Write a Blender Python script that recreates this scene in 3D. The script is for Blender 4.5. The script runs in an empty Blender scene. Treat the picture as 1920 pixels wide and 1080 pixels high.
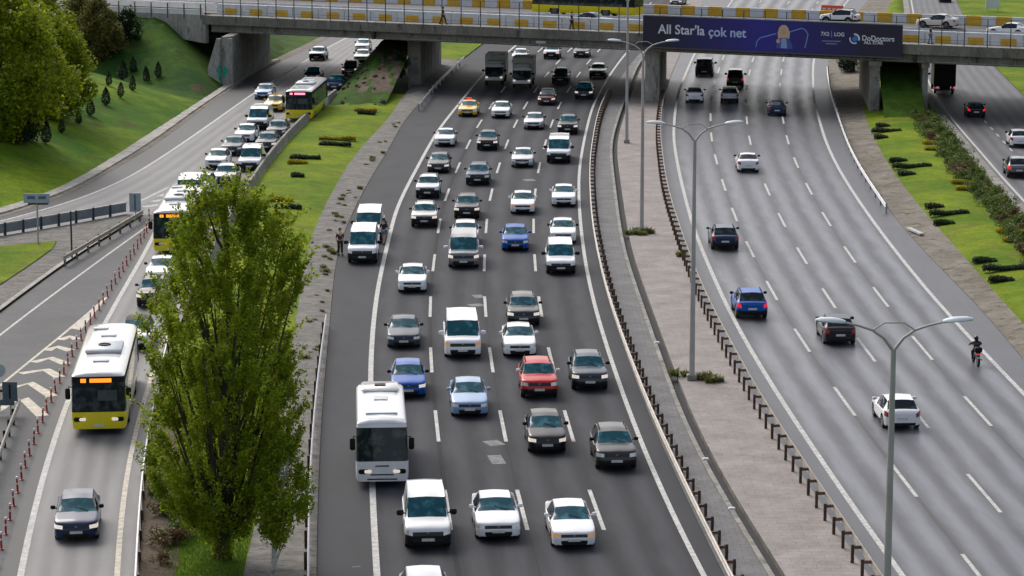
import bpy, bmesh, math, random
import numpy as np
from mathutils import Vector, Matrix

random.seed(7)
RNG = np.random.default_rng(11)
R = math.radians
scene = bpy.context.scene
COL = scene.collection

# ------------------------------------------------------------------ camera
CAM_H, PITCH, FPX = 28.7, R(10.48), 4870.0
cam_data = bpy.data.cameras.new('camera')
cam_data.sensor_width = 36.0
cam_data.lens = FPX / 1920.0 * 36.0
cam_data.clip_start = 1.0
cam_data.clip_end = 9000.0
cam = bpy.data.objects.new('camera', cam_data)
cam.location = (0, 0, CAM_H)
cam.rotation_euler = (math.pi / 2 - PITCH, 0, 0)
COL.objects.link(cam)
scene.camera = cam

# ------------------------------------------------------------------ sky and sun (thin overcast, light from ahead and above)
SUN_EL, SUN_AZ = R(44), R(-32)          # azimuth from +Y towards +X
world = bpy.data.worlds.new('World')
scene.world = world
world.use_nodes = True
wn, wl = world.node_tree.nodes, world.node_tree.links
wn.clear()
w_out = wn.new('ShaderNodeOutputWorld')
w_bg = wn.new('ShaderNodeBackground')
w_sky = wn.new('ShaderNodeTexSky')
w_sky.sky_type = 'NISHITA'
w_sky.sun_disc = False
w_sky.sun_elevation = SUN_EL
w_sky.sun_rotation = SUN_AZ
w_sky.air_density = 1.0
w_sky.dust_density = 5.0
w_sky.ozone_density = 1.0
w_hsv = wn.new('ShaderNodeHueSaturation')
w_hsv.inputs['Saturation'].default_value = 0.58
w_bg.inputs['Strength'].default_value = 0.15
wl.new(w_sky.outputs['Color'], w_hsv.inputs['Color'])
wl.new(w_hsv.outputs['Color'], w_bg.inputs['Color'])
wl.new(w_bg.outputs['Background'], w_out.inputs['Surface'])

sun_data = bpy.data.lights.new('sun', 'SUN')
sun_data.energy = 0.85
sun_data.angle = R(30)
sun_data.color = (1.0, 0.975, 0.94)
sun = bpy.data.objects.new('sun', sun_data)
sd = Vector((math.sin(SUN_AZ) * math.cos(SUN_EL), math.cos(SUN_AZ) * math.cos(SUN_EL), math.sin(SUN_EL)))
sun.rotation_euler = (-sd).to_track_quat('-Z', 'Y').to_euler()
sun.location = (0, 150, 120)
COL.objects.link(sun)

vs = scene.view_settings
vs.view_transform = 'Standard'
vs.look = 'None'
vs.exposure = 0.32
vs.gamma = 1.0
vs.use_curve_mapping = False
scene.display_settings.display_device = 'sRGB'
scene.cycles.max_bounces = 6
scene.cycles.diffuse_bounces = 3
scene.cycles.glossy_bounces = 3
scene.cycles.transmission_bounces = 3
scene.cycles.transparent_max_bounces = 4

# ------------------------------------------------------------------ survey: a photographed spot -> its place on a level z
CP, SP = math.cos(PITCH), math.sin(PITCH)
def ray(px, py):
    dx, dv = (px - 960.0) / FPX, (py - 540.0) / FPX
    return dx, CP - dv * SP, -(SP + dv * CP)
def G(px, py, z=0.0):
    x, y, u = ray(px, py)
    t = (z - CAM_H) / u
    return Vector((x * t, y * t, z))
def yy(py, z=0.0):
    return G(960, py, z).y

class Edge:
    """A line along the road: X as a smooth function of Y."""
    def __init__(self, pts, z=0.0, smooth=7.0):
        P = sorted([(g.y, g.x) for g in (G(px, py, z) for px, py in pts)])
        ys = np.array([p[0] for p in P]); xs = np.array([p[1] for p in P])
        self.lo, self.hi = ys[0], ys[-1]
        g = np.arange(ys[0] - 60, ys[-1] + 60, 1.0)
        v = np.interp(g, ys, xs)
        m0 = (xs[1] - xs[0]) / (ys[1] - ys[0]); m1 = (xs[-1] - xs[-2]) / (ys[-1] - ys[-2])
        v = np.where(g < ys[0], xs[0] + m0 * (g - ys[0]), v)
        v = np.where(g > ys[-1], xs[-1] + m1 * (g - ys[-1]), v)
        k = np.arange(-25, 26); w = np.exp(-(k / smooth) ** 2 / 2); w /= w.sum()
        vv = np.convolve(np.pad(v, 25, mode='edge'), w, mode='valid')
        vv[:26] = v[:26]; vv[-26:] = v[-26:]
        self.g, self.v = g, vv
    def __call__(self, y):
        return float(np.interp(y, self.g, self.v))
    def slope(self, y):
        return (self(y + 2) - self(y - 2)) / 4.0

class Mix:
    def __init__(self, a, b, t):
        self.a, self.b, self.t = a, b, t
    def __call__(self, y):
        return self.a(y) * (1 - self.t) + self.b(y) * self.t
    def slope(self, y):
        return (self(y + 2) - self(y - 2)) / 4.0
class Off:
    def __init__(self, a, d):
        self.a, self.d = a, d
    def __call__(self, y):
        return self.a(y) + self.d
    def slope(self, y):
        return self.a.slope(y)

# ------------------------------------------------------------------ material helpers
MATS = {}
def new_mat(name):
    m = bpy.data.materials.new(name); m.use_nodes = True
    nt = m.node_tree
    b = nt.nodes['Principled BSDF']
    MATS[name] = m
    return m, nt, b
class NT:
    """Short-hand for wiring math nodes."""
    def __init__(self, nt): self.nt = nt
    def n(self, t, **kw):
        nd = self.nt.nodes.new(t)
        for k, v in kw.items(): setattr(nd, k, v)
        return nd
    def put(self, sock, v):
        if isinstance(v, bpy.types.NodeSocket): self.nt.links.new(v, sock)
        else: sock.default_value = v
    def math(self, op, a, b=0.0, c=None, clamp=False):
        nd = self.n('ShaderNodeMath', operation=op, use_clamp=clamp)
        self.put(nd.inputs[0], a); self.put(nd.inputs[1], b)
        if c is not None: self.put(nd.inputs[2], c)
        return nd.outputs[0]
    def mix(self, f, a, b, blend='MIX'):
        nd = self.n('ShaderNodeMix', data_type='RGBA', blend_type=blend)
        self.put(nd.inputs[0], f)
        for s, v in ((nd.inputs[6], a), (nd.inputs[7], b)):
            if not isinstance(v, bpy.types.NodeSocket): v = (*v, 1.0) if len(v) == 3 else v
            self.put(s, v)
        return nd.outputs[2]
    def noise(self, vec, scale, detail=4, rough=0.55):
        nd = self.n('ShaderNodeTexNoise')
        nd.inputs['Scale'].default_value = scale
        nd.inputs['Detail'].default_value = detail
        nd.inputs['Roughness'].default_value = rough
        if vec is not None: self.nt.links.new(vec, nd.inputs['Vector'])
        return nd.outputs['Fac']
    def ramp(self, f, lo, hi):
        nd = self.n('ShaderNodeMapRange', clamp=True)
        self.put(nd.inputs[0], f); nd.inputs[1].default_value = lo; nd.inputs[2].default_value = hi
        return nd.outputs[0]
    def mapping(self, vec, scale):
        nd = self.n('ShaderNodeMapping')
        self.nt.links.new(vec, nd.inputs['Vector']); nd.inputs['Scale'].default_value = scale
        return nd.outputs['Vector']
    def pos(self):
        return self.n('ShaderNodeNewGeometry').outputs['Position']
    def bump(self, h, strength, dist, bsdf):
        nd = self.n('ShaderNodeBump'); nd.inputs['Strength'].default_value = strength
        nd.inputs['Distance'].default_value = dist
        self.nt.links.new(h, nd.inputs['Height']); self.nt.links.new(nd.outputs['Normal'], bsdf.inputs['Normal'])

def plain(name, col, rough=0.6, metal=0.0, spec=0.5, coat=0.0, emit=None, var=0.0, scale=3.0, bump=0.0):
    m, nt, b = new_mat(name)
    b.inputs['Base Color'].default_value = (*col, 1)
    b.inputs['Roughness'].default_value = rough
    b.inputs['Metallic'].default_value = metal
    b.inputs['Specular IOR Level'].default_value = spec
    b.inputs['Coat Weight'].default_value = coat
    b.inputs['Coat Roughness'].default_value = 0.04
    if emit:
        b.inputs['Emission Color'].default_value = (*emit[0], 1); b.inputs['Emission Strength'].default_value = emit[1]
    if var:
        q = NT(nt); p = q.pos()
        f = q.noise(p, scale, 6, 0.65)
        c = q.mix(q.ramp(f, 0.3, 0.7), tuple(x * (1 - var) for x in col), tuple(min(1, x * (1 + var)) for x in col))
        nt.links.new(c, b.inputs['Base Color'])
        if bump: q.bump(f, bump, 0.03, b)
    return m

def two_tone(name, ca, cb, scale, rough=0.9, fine=12.0, lo=0.38, hi=0.62, bump=0.3, third=None, stretch=(1, 1, 1), spec=0.3):
    """Patchy natural surface: two colours by a large noise, a fine noise on top."""
    m, nt, b = new_mat(name); q = NT(nt); p = q.mapping(q.pos(), stretch)
    f = q.noise(p, scale, 5, 0.6); g = q.noise(p, fine, 5, 0.7)
    c = q.mix(q.ramp(f, lo, hi), ca, cb)
    if third:
        h = q.noise(p, scale * 2.7, 4, 0.6)
        c = q.mix(q.ramp(h, 0.56, 0.68), c, third)
    c = q.mix(0.55, c, q.mix(q.ramp(g, 0.3, 0.7), (0.25, 0.25, 0.25), (1.0, 1.0, 1.0)), 'MULTIPLY')
    k = q.noise(p, fine * 0.22, 5, 0.7)
    c = q.mix(0.5, c, q.mix(q.ramp(k, 0.34, 0.66), (0.42, 0.42, 0.4), (1.0, 1.0, 1.0)), 'MULTIPLY')
    nt.links.new(c, b.inputs['Base Color'])
    b.inputs['Roughness'].default_value = rough
    b.inputs['Specular IOR Level'].default_value = spec
    q.bump(g, bump, 0.05, b)
    return m

def asphalt(name, base, track, rough, seams, trackamp=1.0, spec=0.5, shoulder=None, rough_tracks=0.0):
    """Road: UV x counts lanes across, UV y is metres along. Tyre tracks polish the lane, seams and cracks run along it."""
    m, nt, b = new_mat(name); q = NT(nt)
    uv = q.n('ShaderNodeUVMap'); sep = q.n('ShaderNodeSeparateXYZ'); nt.links.new(uv.outputs[0], sep.inputs[0])
    u, v = sep.outputs[0], sep.outputs[1]
    comb = q.n('ShaderNodeCombineXYZ'); nt.links.new(u, comb.inputs[0]); nt.links.new(q.math('MULTIPLY', v, 0.025), comb.inputs[1])
    streak = q.noise(comb.outputs[0], 7.0, 5, 0.6)
    comb2 = q.n('ShaderNodeCombineXYZ'); nt.links.new(u, comb2.inputs[0]); nt.links.new(q.math('MULTIPLY', v, 0.12), comb2.inputs[1])
    patch = q.noise(comb2.outputs[0], 1.6, 4, 0.6)
    fine = q.noise(q.pos(), 9.0, 6, 0.75)
    # two tracks in each lane
    wob = q.math('MULTIPLY', q.math('SUBTRACT', patch, 0.5), 0.18)
    cosv = q.math('COSINE', q.math('MULTIPLY', q.math('ADD', u, wob), 4 * math.pi))
    trk = q.math('MULTIPLY_ADD', cosv, -0.5, 0.5)
    inside = q.math('MULTIPLY', q.math('GREATER_THAN', u, 0.02), q.math('LESS_THAN', u, 3.98))
    t = q.math('MULTIPLY', q.math('MULTIPLY', trk, inside), trackamp)
    t = q.math('ADD', t, q.math('MULTIPLY', q.math('SUBTRACT', streak, 0.5), 0.95), clamp=True)
    c = q.mix(t, base, track)
    if shoulder:
        sh = q.math('MAXIMUM', q.math('LESS_THAN', u, -0.03), q.math('GREATER_THAN', u, 4.03))
        c = q.mix(sh, c, shoulder)
    c = q.mix(0.5, c, q.mix(q.ramp(patch, 0.3, 0.72), (0.55, 0.55, 0.56), (1.0, 1.0, 1.0)), 'MULTIPLY')
    c = q.mix(0.45, c, q.mix(q.ramp(fine, 0.25, 0.75), (0.5, 0.5, 0.5), (1, 1, 1)), 'MULTIPLY')
    for s, w, dark in seams:
        near = q.math('LESS_THAN', q.math('ABSOLUTE', q.math('SUBTRACT', u, q.math('MULTIPLY_ADD', streak, 0.03, s - 0.015))), w)
        c = q.mix(q.math('MULTIPLY', near, dark), c, (0.012, 0.012, 0.013))
    nt.links.new(c, b.inputs['Base Color'])
    rr = q.math('MULTIPLY_ADD', fine, 0.18, rough - 0.09)
    if rough_tracks: rr = q.math('SUBTRACT', rr, q.math('MULTIPLY', t, rough_tracks))
    nt.links.new(rr, b.inputs['Roughness'])
    b.inputs['Specular IOR Level'].default_value = spec
    q.bump(fine, 0.25, 0.01, b)
    return m

def paving(name, ca, cb, joint, sx, sy, rough=0.85):
    """Small pavers or slabs, too far away to tell apart one by one."""
    m, nt, b = new_mat(name); q = NT(nt)
    p = q.pos()
    br = q.n('ShaderNodeTexBrick'); nt.links.new(p, br.inputs['Vector'])
    br.inputs['Color1'].default_value = (*ca, 1); br.inputs['Color2'].default_value = (*cb, 1); br.inputs['Mortar'].default_value = (*joint, 1)
    br.inputs['Scale'].default_value = 1.0; br.inputs['Mortar Size'].default_value = 0.012
    br.inputs['Brick Width'].default_value = sx; br.inputs['Row Height'].default_value = sy
    f = q.noise(p, 0.55, 6, 0.7); g = q.noise(p, 7.0, 5, 0.7)
    c = q.mix(0.75, br.outputs['Color'], q.mix(q.ramp(f, 0.32, 0.68), (0.52, 0.5, 0.47), (1, 1, 1)), 'MULTIPLY')
    c = q.mix(0.5, c, q.mix(q.ramp(g, 0.3, 0.7), (0.55, 0.55, 0.55), (1, 1, 1)), 'MULTIPLY')
    nt.links.new(c, b.inputs['Base Color']); b.inputs['Roughness'].default_value = rough
    b.inputs['Specular IOR Level'].default_value = 0.3
    q.bump(g, 0.4, 0.02, b)
    return m

M_ASPH_C = asphalt('asphalt_main', (0.034, 0.036, 0.042), (0.074, 0.077, 0.087), 0.75, [(1.0, 0.035, 0.8), (2.0, 0.014, 0.4)], 0.75, 0.16, shoulder=(0.056, 0.058, 0.064))
M_ASPH_D = asphalt('asphalt_right', (0.052, 0.055, 0.066), (0.158, 0.163, 0.185), 0.5, [(1.0, 0.03, 0.9), (3.0, 0.024, 0.85)], 0.95, 0.55, shoulder=(0.085, 0.088, 0.102), rough_tracks=0.14)
M_ASPH_A = asphalt('asphalt_left', (0.135, 0.134, 0.136), (0.21, 0.208, 0.21), 0.6, [], 0.9, 0.4, shoulder=(0.034, 0.037, 0.042))
M_ASPH_B = two_tone('asphalt_merge', (0.05, 0.054, 0.06), (0.075, 0.079, 0.085), 0.25, 0.7, 9.0, bump=0.2, spec=0.4)
M_ASPH_E = asphalt('asphalt_far_right', (0.065, 0.065, 0.073), (0.13, 0.13, 0.14), 0.6, [], 0.8, 0.45)
M_PAINT = plain('road_paint', (0.44, 0.437, 0.42), 0.75, var=0.4, scale=3.5)
M_PAINT_CREAM = plain('road_paint_cream', (0.5, 0.455, 0.375), 0.75, var=0.4, scale=3.0)
M_PAINT_WORN = plain('road_paint_worn', (0.13, 0.13, 0.13), 0.7, var=0.6, scale=3.0)
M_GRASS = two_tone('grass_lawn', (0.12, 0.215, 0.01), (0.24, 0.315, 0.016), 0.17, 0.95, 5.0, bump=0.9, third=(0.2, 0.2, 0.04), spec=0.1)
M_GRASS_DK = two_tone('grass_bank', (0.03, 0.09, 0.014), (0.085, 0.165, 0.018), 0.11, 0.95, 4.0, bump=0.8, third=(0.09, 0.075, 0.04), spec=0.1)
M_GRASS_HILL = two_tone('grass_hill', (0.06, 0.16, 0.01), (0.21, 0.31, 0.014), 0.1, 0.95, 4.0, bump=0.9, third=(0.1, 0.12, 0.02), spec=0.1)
M_DIRT = two_tone('dirt_verge', (0.21, 0.18, 0.14), (0.3, 0.27, 0.23), 0.4, 0.95, 6.0, bump=0.6, third=(0.1, 0.11, 0.04))
M_SOIL = two_tone('soil', (0.09, 0.065, 0.045), (0.17, 0.125, 0.09), 0.6, 0.95, 6.0, bump=0.9, third=(0.05, 0.075, 0.02))
M_STONE = two_tone('stone_walk', (0.19, 0.178, 0.165), (0.29, 0.272, 0.255), 0.7, 0.9, 6.0, bump=0.6, third=(0.12, 0.125, 0.05), stretch=(1, 1.6, 1))
M_CONC = two_tone('concrete', (0.3, 0.285, 0.255), (0.42, 0.4, 0.365), 0.5, 0.85, 6.0, bump=0.3, third=(0.18, 0.17, 0.15))
M_CONC_DK = two_tone('concrete_dark', (0.23, 0.215, 0.185), (0.32, 0.3, 0.265), 0.5, 0.85, 6.0, bump=0.3, third=(0.11, 0.1, 0.09), stretch=(1, 1, 0.35))
M_CONC_LT = two_tone('concrete_light', (0.46, 0.43, 0.38), (0.58, 0.55, 0.5), 0.6, 0.85, 6.0, bump=0.25, third=(0.28, 0.26, 0.22), stretch=(1, 1, 0.3))
M_PINK = paving('paving_median', (0.375, 0.338, 0.318), (0.34, 0.308, 0.292), (0.245, 0.22, 0.208), 0.9, 0.45)
M_COBBLE = paving('paving_grey', (0.225, 0.222, 0.225), (0.195, 0.193, 0.197), (0.13, 0.13, 0.13), 0.5, 0.4)
M_DRAIN = plain('drain_dark', (0.03, 0.03, 0.032), 0.9, var=0.3)
M_GALV = plain('galvanised_steel', (0.42, 0.43, 0.44), 0.45, 0.6, var=0.2, scale=2.0)
M_RAIL_TAN = plain('weathered_rail', (0.38, 0.35, 0.31), 0.6, 0.3, var=0.25, scale=1.5)
M_RUST = plain('rusty_steel', (0.12, 0.075, 0.052), 0.85, 0.1, var=0.5, scale=4.0)
M_BLACK = plain('black_plastic', (0.009, 0.009, 0.01), 0.6, spec=0.22)
M_RUBBER = plain('tyre_rubber', (0.016, 0.016, 0.017), 0.85)

# ------------------------------------------------------------------ object helpers
def tag(o, label=None, cat=None, group=None, kind=None):
    if label: o['label'] = label
    if cat: o['category'] = cat
    if group: o['group'] = group
    if kind: o['kind'] = kind
    return o
def link(name, me, parent=None, mat=None):
    o = bpy.data.objects.new(name, me)
    COL.objects.link(o)
    if parent is not None: o.parent = parent
    if mat is not None and me is not None and len(me.materials) == 0: me.materials.append(mat)
    return o
def empty(name, loc=(0, 0, 0), rz=0.0):
    o = bpy.data.objects.new(name, None)
    o.empty_display_size = 0.3
    o.location = loc; o.rotation_euler = (0, 0, rz)
    COL.objects.link(o)
    return o
def mesh(name, verts, faces, mat=None, smooth=None, uvs=None):
    me = bpy.data.meshes.new(name)
    me.from_pydata([tuple(v) for v in verts], [], faces)
    if uvs is not None:
        lay = me.uv_layers.new(name='UVMap')
        vi = np.empty(len(me.loops), np.int32); me.loops.foreach_get('vertex_index', vi)
        lay.data.foreach_set('uv', np.asarray(uvs, np.float32)[vi].ravel())
    if smooth is not None:
        me.polygons.foreach_set('use_smooth', [True] * len(me.polygons))
        me.set_sharp_from_angle(angle=R(smooth))
    if mat is not None: me.materials.append(mat)
    me.update()
    return me
class MB:
    """Collects boxes, bars, tubes, prisms into one mesh."""
    def __init__(self): self.v = []; self.f = []
    def add(self, verts, faces):
        n = len(self.v); self.v += [tuple(p) for p in verts]; self.f += [[i + n for i in f] for f in faces]; return self
    def box(self, x0, x1, y0, y1, z0, z1):
        vs_ = [(x, y, z) for z in (z0, z1) for y in (y0, y1) for x in (x0, x1)]
        return self.add(vs_, [[0, 2, 3, 1], [4, 5, 7, 6], [0, 1, 5, 4], [2, 6, 7, 3], [0, 4, 6, 2], [1, 3, 7, 5]])
    def obox(self, c, size, M=None, bev=0.0):
        sx, sy, sz = (s / 2 for s in size)
        if bev <= 0:
            vs_ = [Vector((x, y, z)) for z in (-sz, sz) for y in (-sy, sy) for x in (-sx, sx)]
            fs = [[0, 2, 3, 1], [4, 5, 7, 6], [0, 1, 5, 4], [2, 6, 7, 3], [0, 4, 6, 2], [1, 3, 7, 5]]
        else:
            b = bev; ring = [(-sx + b, -sy), (sx - b, -sy), (sx, -sy + b), (sx, sy - b), (sx - b, sy), (-sx + b, sy), (-sx, sy - b), (-sx, -sy + b)]
            lev = [(-sz, 1 - b / max(sx, sy)), (-sz + b, 1), (sz - b, 1), (sz, 1 - b / max(sx, sy))]
            vs_ = [Vector((x * k, y * k, z)) for z, k in lev for x, y in ring]
            fs = [[l * 8 + i, l * 8 + (i + 1) % 8, l * 8 + 8 + (i + 1) % 8, l * 8 + 8 + i] for l in range(3) for i in range(8)]
            fs += [list(range(7, -1, -1)), list(range(24, 32))]
        c = Vector(c)
        vs_ = [(M @ p if M is not None else p) + c for p in vs_]
        return self.add(vs_, fs)
    def tube(self, pts, rad, n=8, cap=True):
        pts = [Vector(p) for p in pts]
        rad = rad if isinstance(rad, (list, tuple)) else [rad] * len(pts)
        vs_, fs = [], []
        for i, p in enumerate(pts):
            d = (pts[min(i + 1, len(pts) - 1)] - pts[max(i - 1, 0)]).normalized()
            a = d.cross(Vector((0, 0, 1)) if abs(d.z) < 0.9 else Vector((1, 0, 0))).normalized(); b = d.cross(a)
            for k in range(n):
                t = 2 * math.pi * k / n
                vs_.append(p + (a * math.cos(t) + b * math.sin(t)) * rad[i])
        for i in range(len(pts) - 1):
            for k in range(n):
                fs.append([i * n + k, i * n + (k + 1) % n, (i + 1) * n + (k + 1) % n, (i + 1) * n + k])
        if cap: fs += [list(range(n - 1, -1, -1)), [(len(pts) - 1) * n + k for k in range(n)]]
        return self.add(vs_, fs)
    def prism(self, poly, z0, z1):
        n = len(poly)
        vs_ = [(p[0], p[1], z0) for p in poly] + [(p[0], p[1], z1) for p in poly]
        fs = [list(range(n - 1, -1, -1)), list(range(n, 2 * n))] + [[i, (i + 1) % n, n + (i + 1) % n, n + i] for i in range(n)]
        return self.add(vs_, fs)
    def lathe(self, prof, n=20, axis='y'):
        """prof: (radius, along)"""
        vs_, fs = [], []
        for r_, a in prof:
            for k in range(n):
                t = 2 * math.pi * k / n
                c, s = r_ * math.cos(t), r_ * math.sin(t)
                vs_.append((c, a, s) if axis == 'y' else ((c, s, a) if axis == 'z' else (a, c, s)))
        for i in range(len(prof) - 1):
            for k in range(n):
                fs.append([i * n + k, i * n + (k + 1) % n, (i + 1) * n + (k + 1) % n, (i + 1) * n + k])
        fs += [list(range(n)), [(len(prof) - 1) * n + k for k in range(n - 1, -1, -1)]]
        return self.add(vs_, fs)
    def me(self, name, mat, smooth=None): return mesh(name, self.v, self.f, mat, smooth)
    def build(self, name, mat, parent=None, smooth=None): return link(name, self.me(name, mat, smooth), parent)

def strip(name, ea, eb, y0, y1, z, mat, na=1, step=2.0, lanes=None, parent=None, zf=None, kind='structure'):
    """A sheet between two edges; lanes = (edge0, edge4) gives UVs counted in lanes."""
    ys = list(np.arange(y0, y1, step)) + [y1]
    v, uv, f = [], [], []
    d = 0.0; prev = None
    for i, y in enumerate(ys):
        xa, xb = ea(y), eb(y)
        mid = Vector(((xa + xb) / 2, y))
        if prev is not None: d += (mid - prev).length
        prev = mid
        for k in range(na + 1):
            x = xa + (xb - xa) * k / na
            zz = z if zf is None else zf(x, y, k / na)
            v.append((x, y, zz))
            if lanes:
                l0, l4 = lanes[0](y), lanes[1](y)
                uv.append(((x - l0) / (l4 - l0) * 4.0, d))
            else: uv.append((x - xa, d))
    w = na + 1
    for i in range(len(ys) - 1):
        for k in range(na):
            f.append([i * w + k, i * w + k + 1, (i + 1) * w + k + 1, (i + 1) * w + k])
    o = link(name, mesh(name, v, f, mat, uvs=uv, smooth=30 if zf else None), parent)
    if kind and parent is None: o['kind'] = kind
    return o
def line_strip(name, e, y0, y1, width, z, mat, parent, off=0.0):
    return strip(name, Off(e, off - width / 2), Off(e, off + width / 2), y0, y1, z, mat, parent=parent, kind=None)
def poly_sheet(name, pts, z, mat, parent=None):
    v = [G(px, py, z) for px, py in pts]
    return link(name, mesh(name, v, [list(range(len(v)))], mat), parent)
# ------------------------------------------------------------------ the lines of the place
E_CL = Edge([(1010, 50), (955, 95), (902, 143), (820, 245), (787, 305), (742, 390), (725, 465), (708, 535), (700, 600), (695, 660), (694, 712), (697, 910), (701, 985), (706, 1077), (722, 1300)])
E_CR = Edge([(1225, 50), (1177, 95), (1145, 137), (1110, 200), (1095, 262), (1085, 320), (1085, 375), (1089, 430), (1096, 485), (1106, 540), (1122, 600), (1142, 665), (1162, 722), (1192, 808), (1220, 872), (1255, 955), (1315, 1075), (1440, 1300)])
E_CAS = Edge([(960, 45), (905, 83), (850, 125), (790, 190), (755, 230), (735, 270), (692, 340), (660, 400), (632, 470), (624, 540), (618, 620), (608, 720), (602, 810), (597, 900), (594, 1080), (592, 1300)])
E_CG = Edge([(1225, 60), (1180, 110), (1140, 165), (1120, 212), (1112, 258), (1106, 295), (1106, 345), (1110, 410), (1120, 465), (1137, 540), (1160, 607), (1185, 675), (1210, 740), (1239, 808), (1285, 902), (1335, 1007), (1370, 1075), (1490, 1300)], z=0.72)
E_CH = Edge([(1250, 50), (1197, 125), (1165, 215), (1150, 265), (1149, 285), (1155, 332), (1165, 410), (1175, 470), (1197, 537), (1217, 590), (1237, 650), (1260, 710), (1282, 775), (1297, 810), (1322, 855), (1372, 950), (1440, 1050), (1590, 1300)])
E_DG = Edge([(1290, 60), (1258, 130), (1240, 200), (1237, 262), (1241, 270), (1245, 315), (1252, 352), (1262, 387), (1275, 425), (1295, 482), (1318, 541), (1352, 607), (1382, 662), (1417, 725), (1435, 760), (1472, 811), (1497, 849), (1540, 912), (1587, 982), (1640, 1057), (1800, 1300)], z=0.72)
E_DL = Edge([(1345, 40), (1302, 100), (1272, 170), (1265, 212), (1262, 262), (1275, 332), (1287, 380), (1302, 435), (1322, 482), (1345, 536), (1370, 590), (1397, 640), (1435, 702), (1470, 760), (1503, 808), (1565, 900), (1615, 975), (1690, 1075), (1850, 1300)])
E_DR = Edge([(1575, 20), (1540, 65), (1524, 117), (1525, 185), (1548, 267), (1572, 317), (1600, 362), (1640, 420), (1690, 485), (1732, 537), (1775, 587), (1830, 645), (1915, 735), (2030, 850), (2300, 1110)])
E_DO = Edge([(1610, 20), (1570, 65), (1550, 117), (1555, 170), (1588, 268), (1618, 325), (1660, 387), (1700, 435), (1737, 477), (1800, 539), (1852, 590), (1915, 672), (2010, 780), (2300, 1060)])
E_GR = Edge([(1660, 30), (1625, 100), (1615, 160), (1618, 215), (1642, 270), (1668, 320), (1715, 382), (1765, 440), (1815, 495), (1848, 537), (1915, 610), (2000, 710), (2300, 1000)])
E_EL = Edge([(1712, 60), (1722, 125), (1738, 165), (1762, 205), (1795, 247), (1822, 277), (1870, 335), (1925, 395), (2000, 475), (2300, 760)])
E_ER = Edge([(1812, 40), (1840, 100), (1870, 130), (1905, 165), (1960, 220), (2100, 360), (2400, 640)])
E_GUT = Edge([(650, 52), (590, 85), (475, 140), (422, 175), (375, 207), (300, 267), (215, 317), (140, 362), (75, 390), (0, 410), (-140, 445)])
E_GUTO = Edge([(640, 50), (570, 85), (450, 142), (390, 180), (350, 207), (250, 270), (175, 320), (100, 362), (0, 397), (-150, 432)])
E_AL = Edge([(655, 68), (610, 91), (555, 125), (472, 177), (412, 220), (345, 267), (250, 330), (175, 367), (100, 392), (0, 417), (-140, 448)])
E_AB = Edge([(738, 70), (694, 116), (649, 164), (577, 222), (541, 256), (496, 308), (478, 334), (440, 395), (402, 462), (354, 565), (322, 640), (304, 720), (283, 815), (268, 960), (260, 1077), (250, 1300)])
E_A2L = Edge([(330, 345), (282, 457), (235, 537), (190, 617), (135, 725), (105, 810), (75, 910), (50, 1010), (37, 1078), (0, 1300)])
E_A2R = Edge([(500, 258), (440, 345), (395, 430), (340, 560), (287, 690), (252, 810), (232, 910), (222, 1010), (219, 1078), (208, 1300)])
E_POST = Edge([(275, 392), (287, 420), (262, 460), (241, 492), (207, 547), (155, 632), (127, 682), (100, 745), (70, 812), (47, 876), (25, 951), (11, 1005), (1, 1035), (-60, 1250)], smooth=4)
E_BL = Edge([(262, 408), (120, 495), (62, 540), (0, 585), (-90, 655)])
E_G1 = Edge([(262, 397), (235, 402), (125, 432), (0, 447), (-90, 460)])
E_SW = Edge([(800, 130), (750, 190), (730, 225), (692, 262), (680, 275), (655, 307), (630, 350), (605, 395), (590, 432), (577, 465), (570, 500), (556, 600), (540, 700), (505, 900), (455, 1060), (420, 1300)])
Y0, Y1 = 70.0, 470.0

# ------------------------------------------------------------------ ground sheets
gv = [(-4000, -300, -0.3), (4000, -300, -0.3), (4000, 7000, -0.3), (-4000, 7000, -0.3)]
tag(link('ground', mesh('ground', gv, [[0, 1, 2, 3]], M_GRASS_DK)), kind='structure')

road_c = strip('main_carriageway', E_CAS, Off(E_CG, 0.05), Y0, Y1, 0.0, M_ASPH_C, 10, lanes=(E_CL, E_CR))
road_d = strip('right_carriageway', Off(E_DG, -0.05), E_DO, Y0, Y1, 0.0, M_ASPH_D, 10, lanes=(E_DL, E_DR))
road_e = strip('far_right_road', E_EL, E_ER, 120, Y1, 0.0, M_ASPH_E, 6, lanes=(E_EL, E_ER))
YS = 184.0
def a_left(y): return E_GUT(y)
a_mid4 = Mix(E_AL, E_AB, 1.0)
road_a = strip('left_road', E_GUT, E_AB, YS, 420, 0.0, M_ASPH_A, 10, lanes=(E_AL, Off(E_AB, -0.2)))
road_a1 = strip('exit_branch', E_GUT, Off(E_G1, 0.0), 150, YS, 0.0, M_ASPH_A, 8, lanes=(E_AL, E_G1))
class Pick:
    def __init__(self, f): self.f = f
    def __call__(self, y): return self.f(y)
    def slope(self, y): return (self.f(y + 2) - self.f(y - 2)) / 4
E_BR = Pick(lambda y: E_POST(y) + 0.25)
road_b = strip('merging_road', Pick(lambda y: min(E_BL(y), E_POST(y) - 0.1)), E_BR, Y0, YS, 0.0, M_ASPH_B, 8)
road_a2 = strip('bus_lane_road', E_BR, E_AB, Y0, YS, 0.0, M_ASPH_A, 6, lanes=(E_A2L, Pick(lambda y: 2 * E_A2R(y) - E_A2L(y) + 0.0)))
for o in (road_a1, road_b, road_a2): o['kind'] = 'structure'

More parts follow.
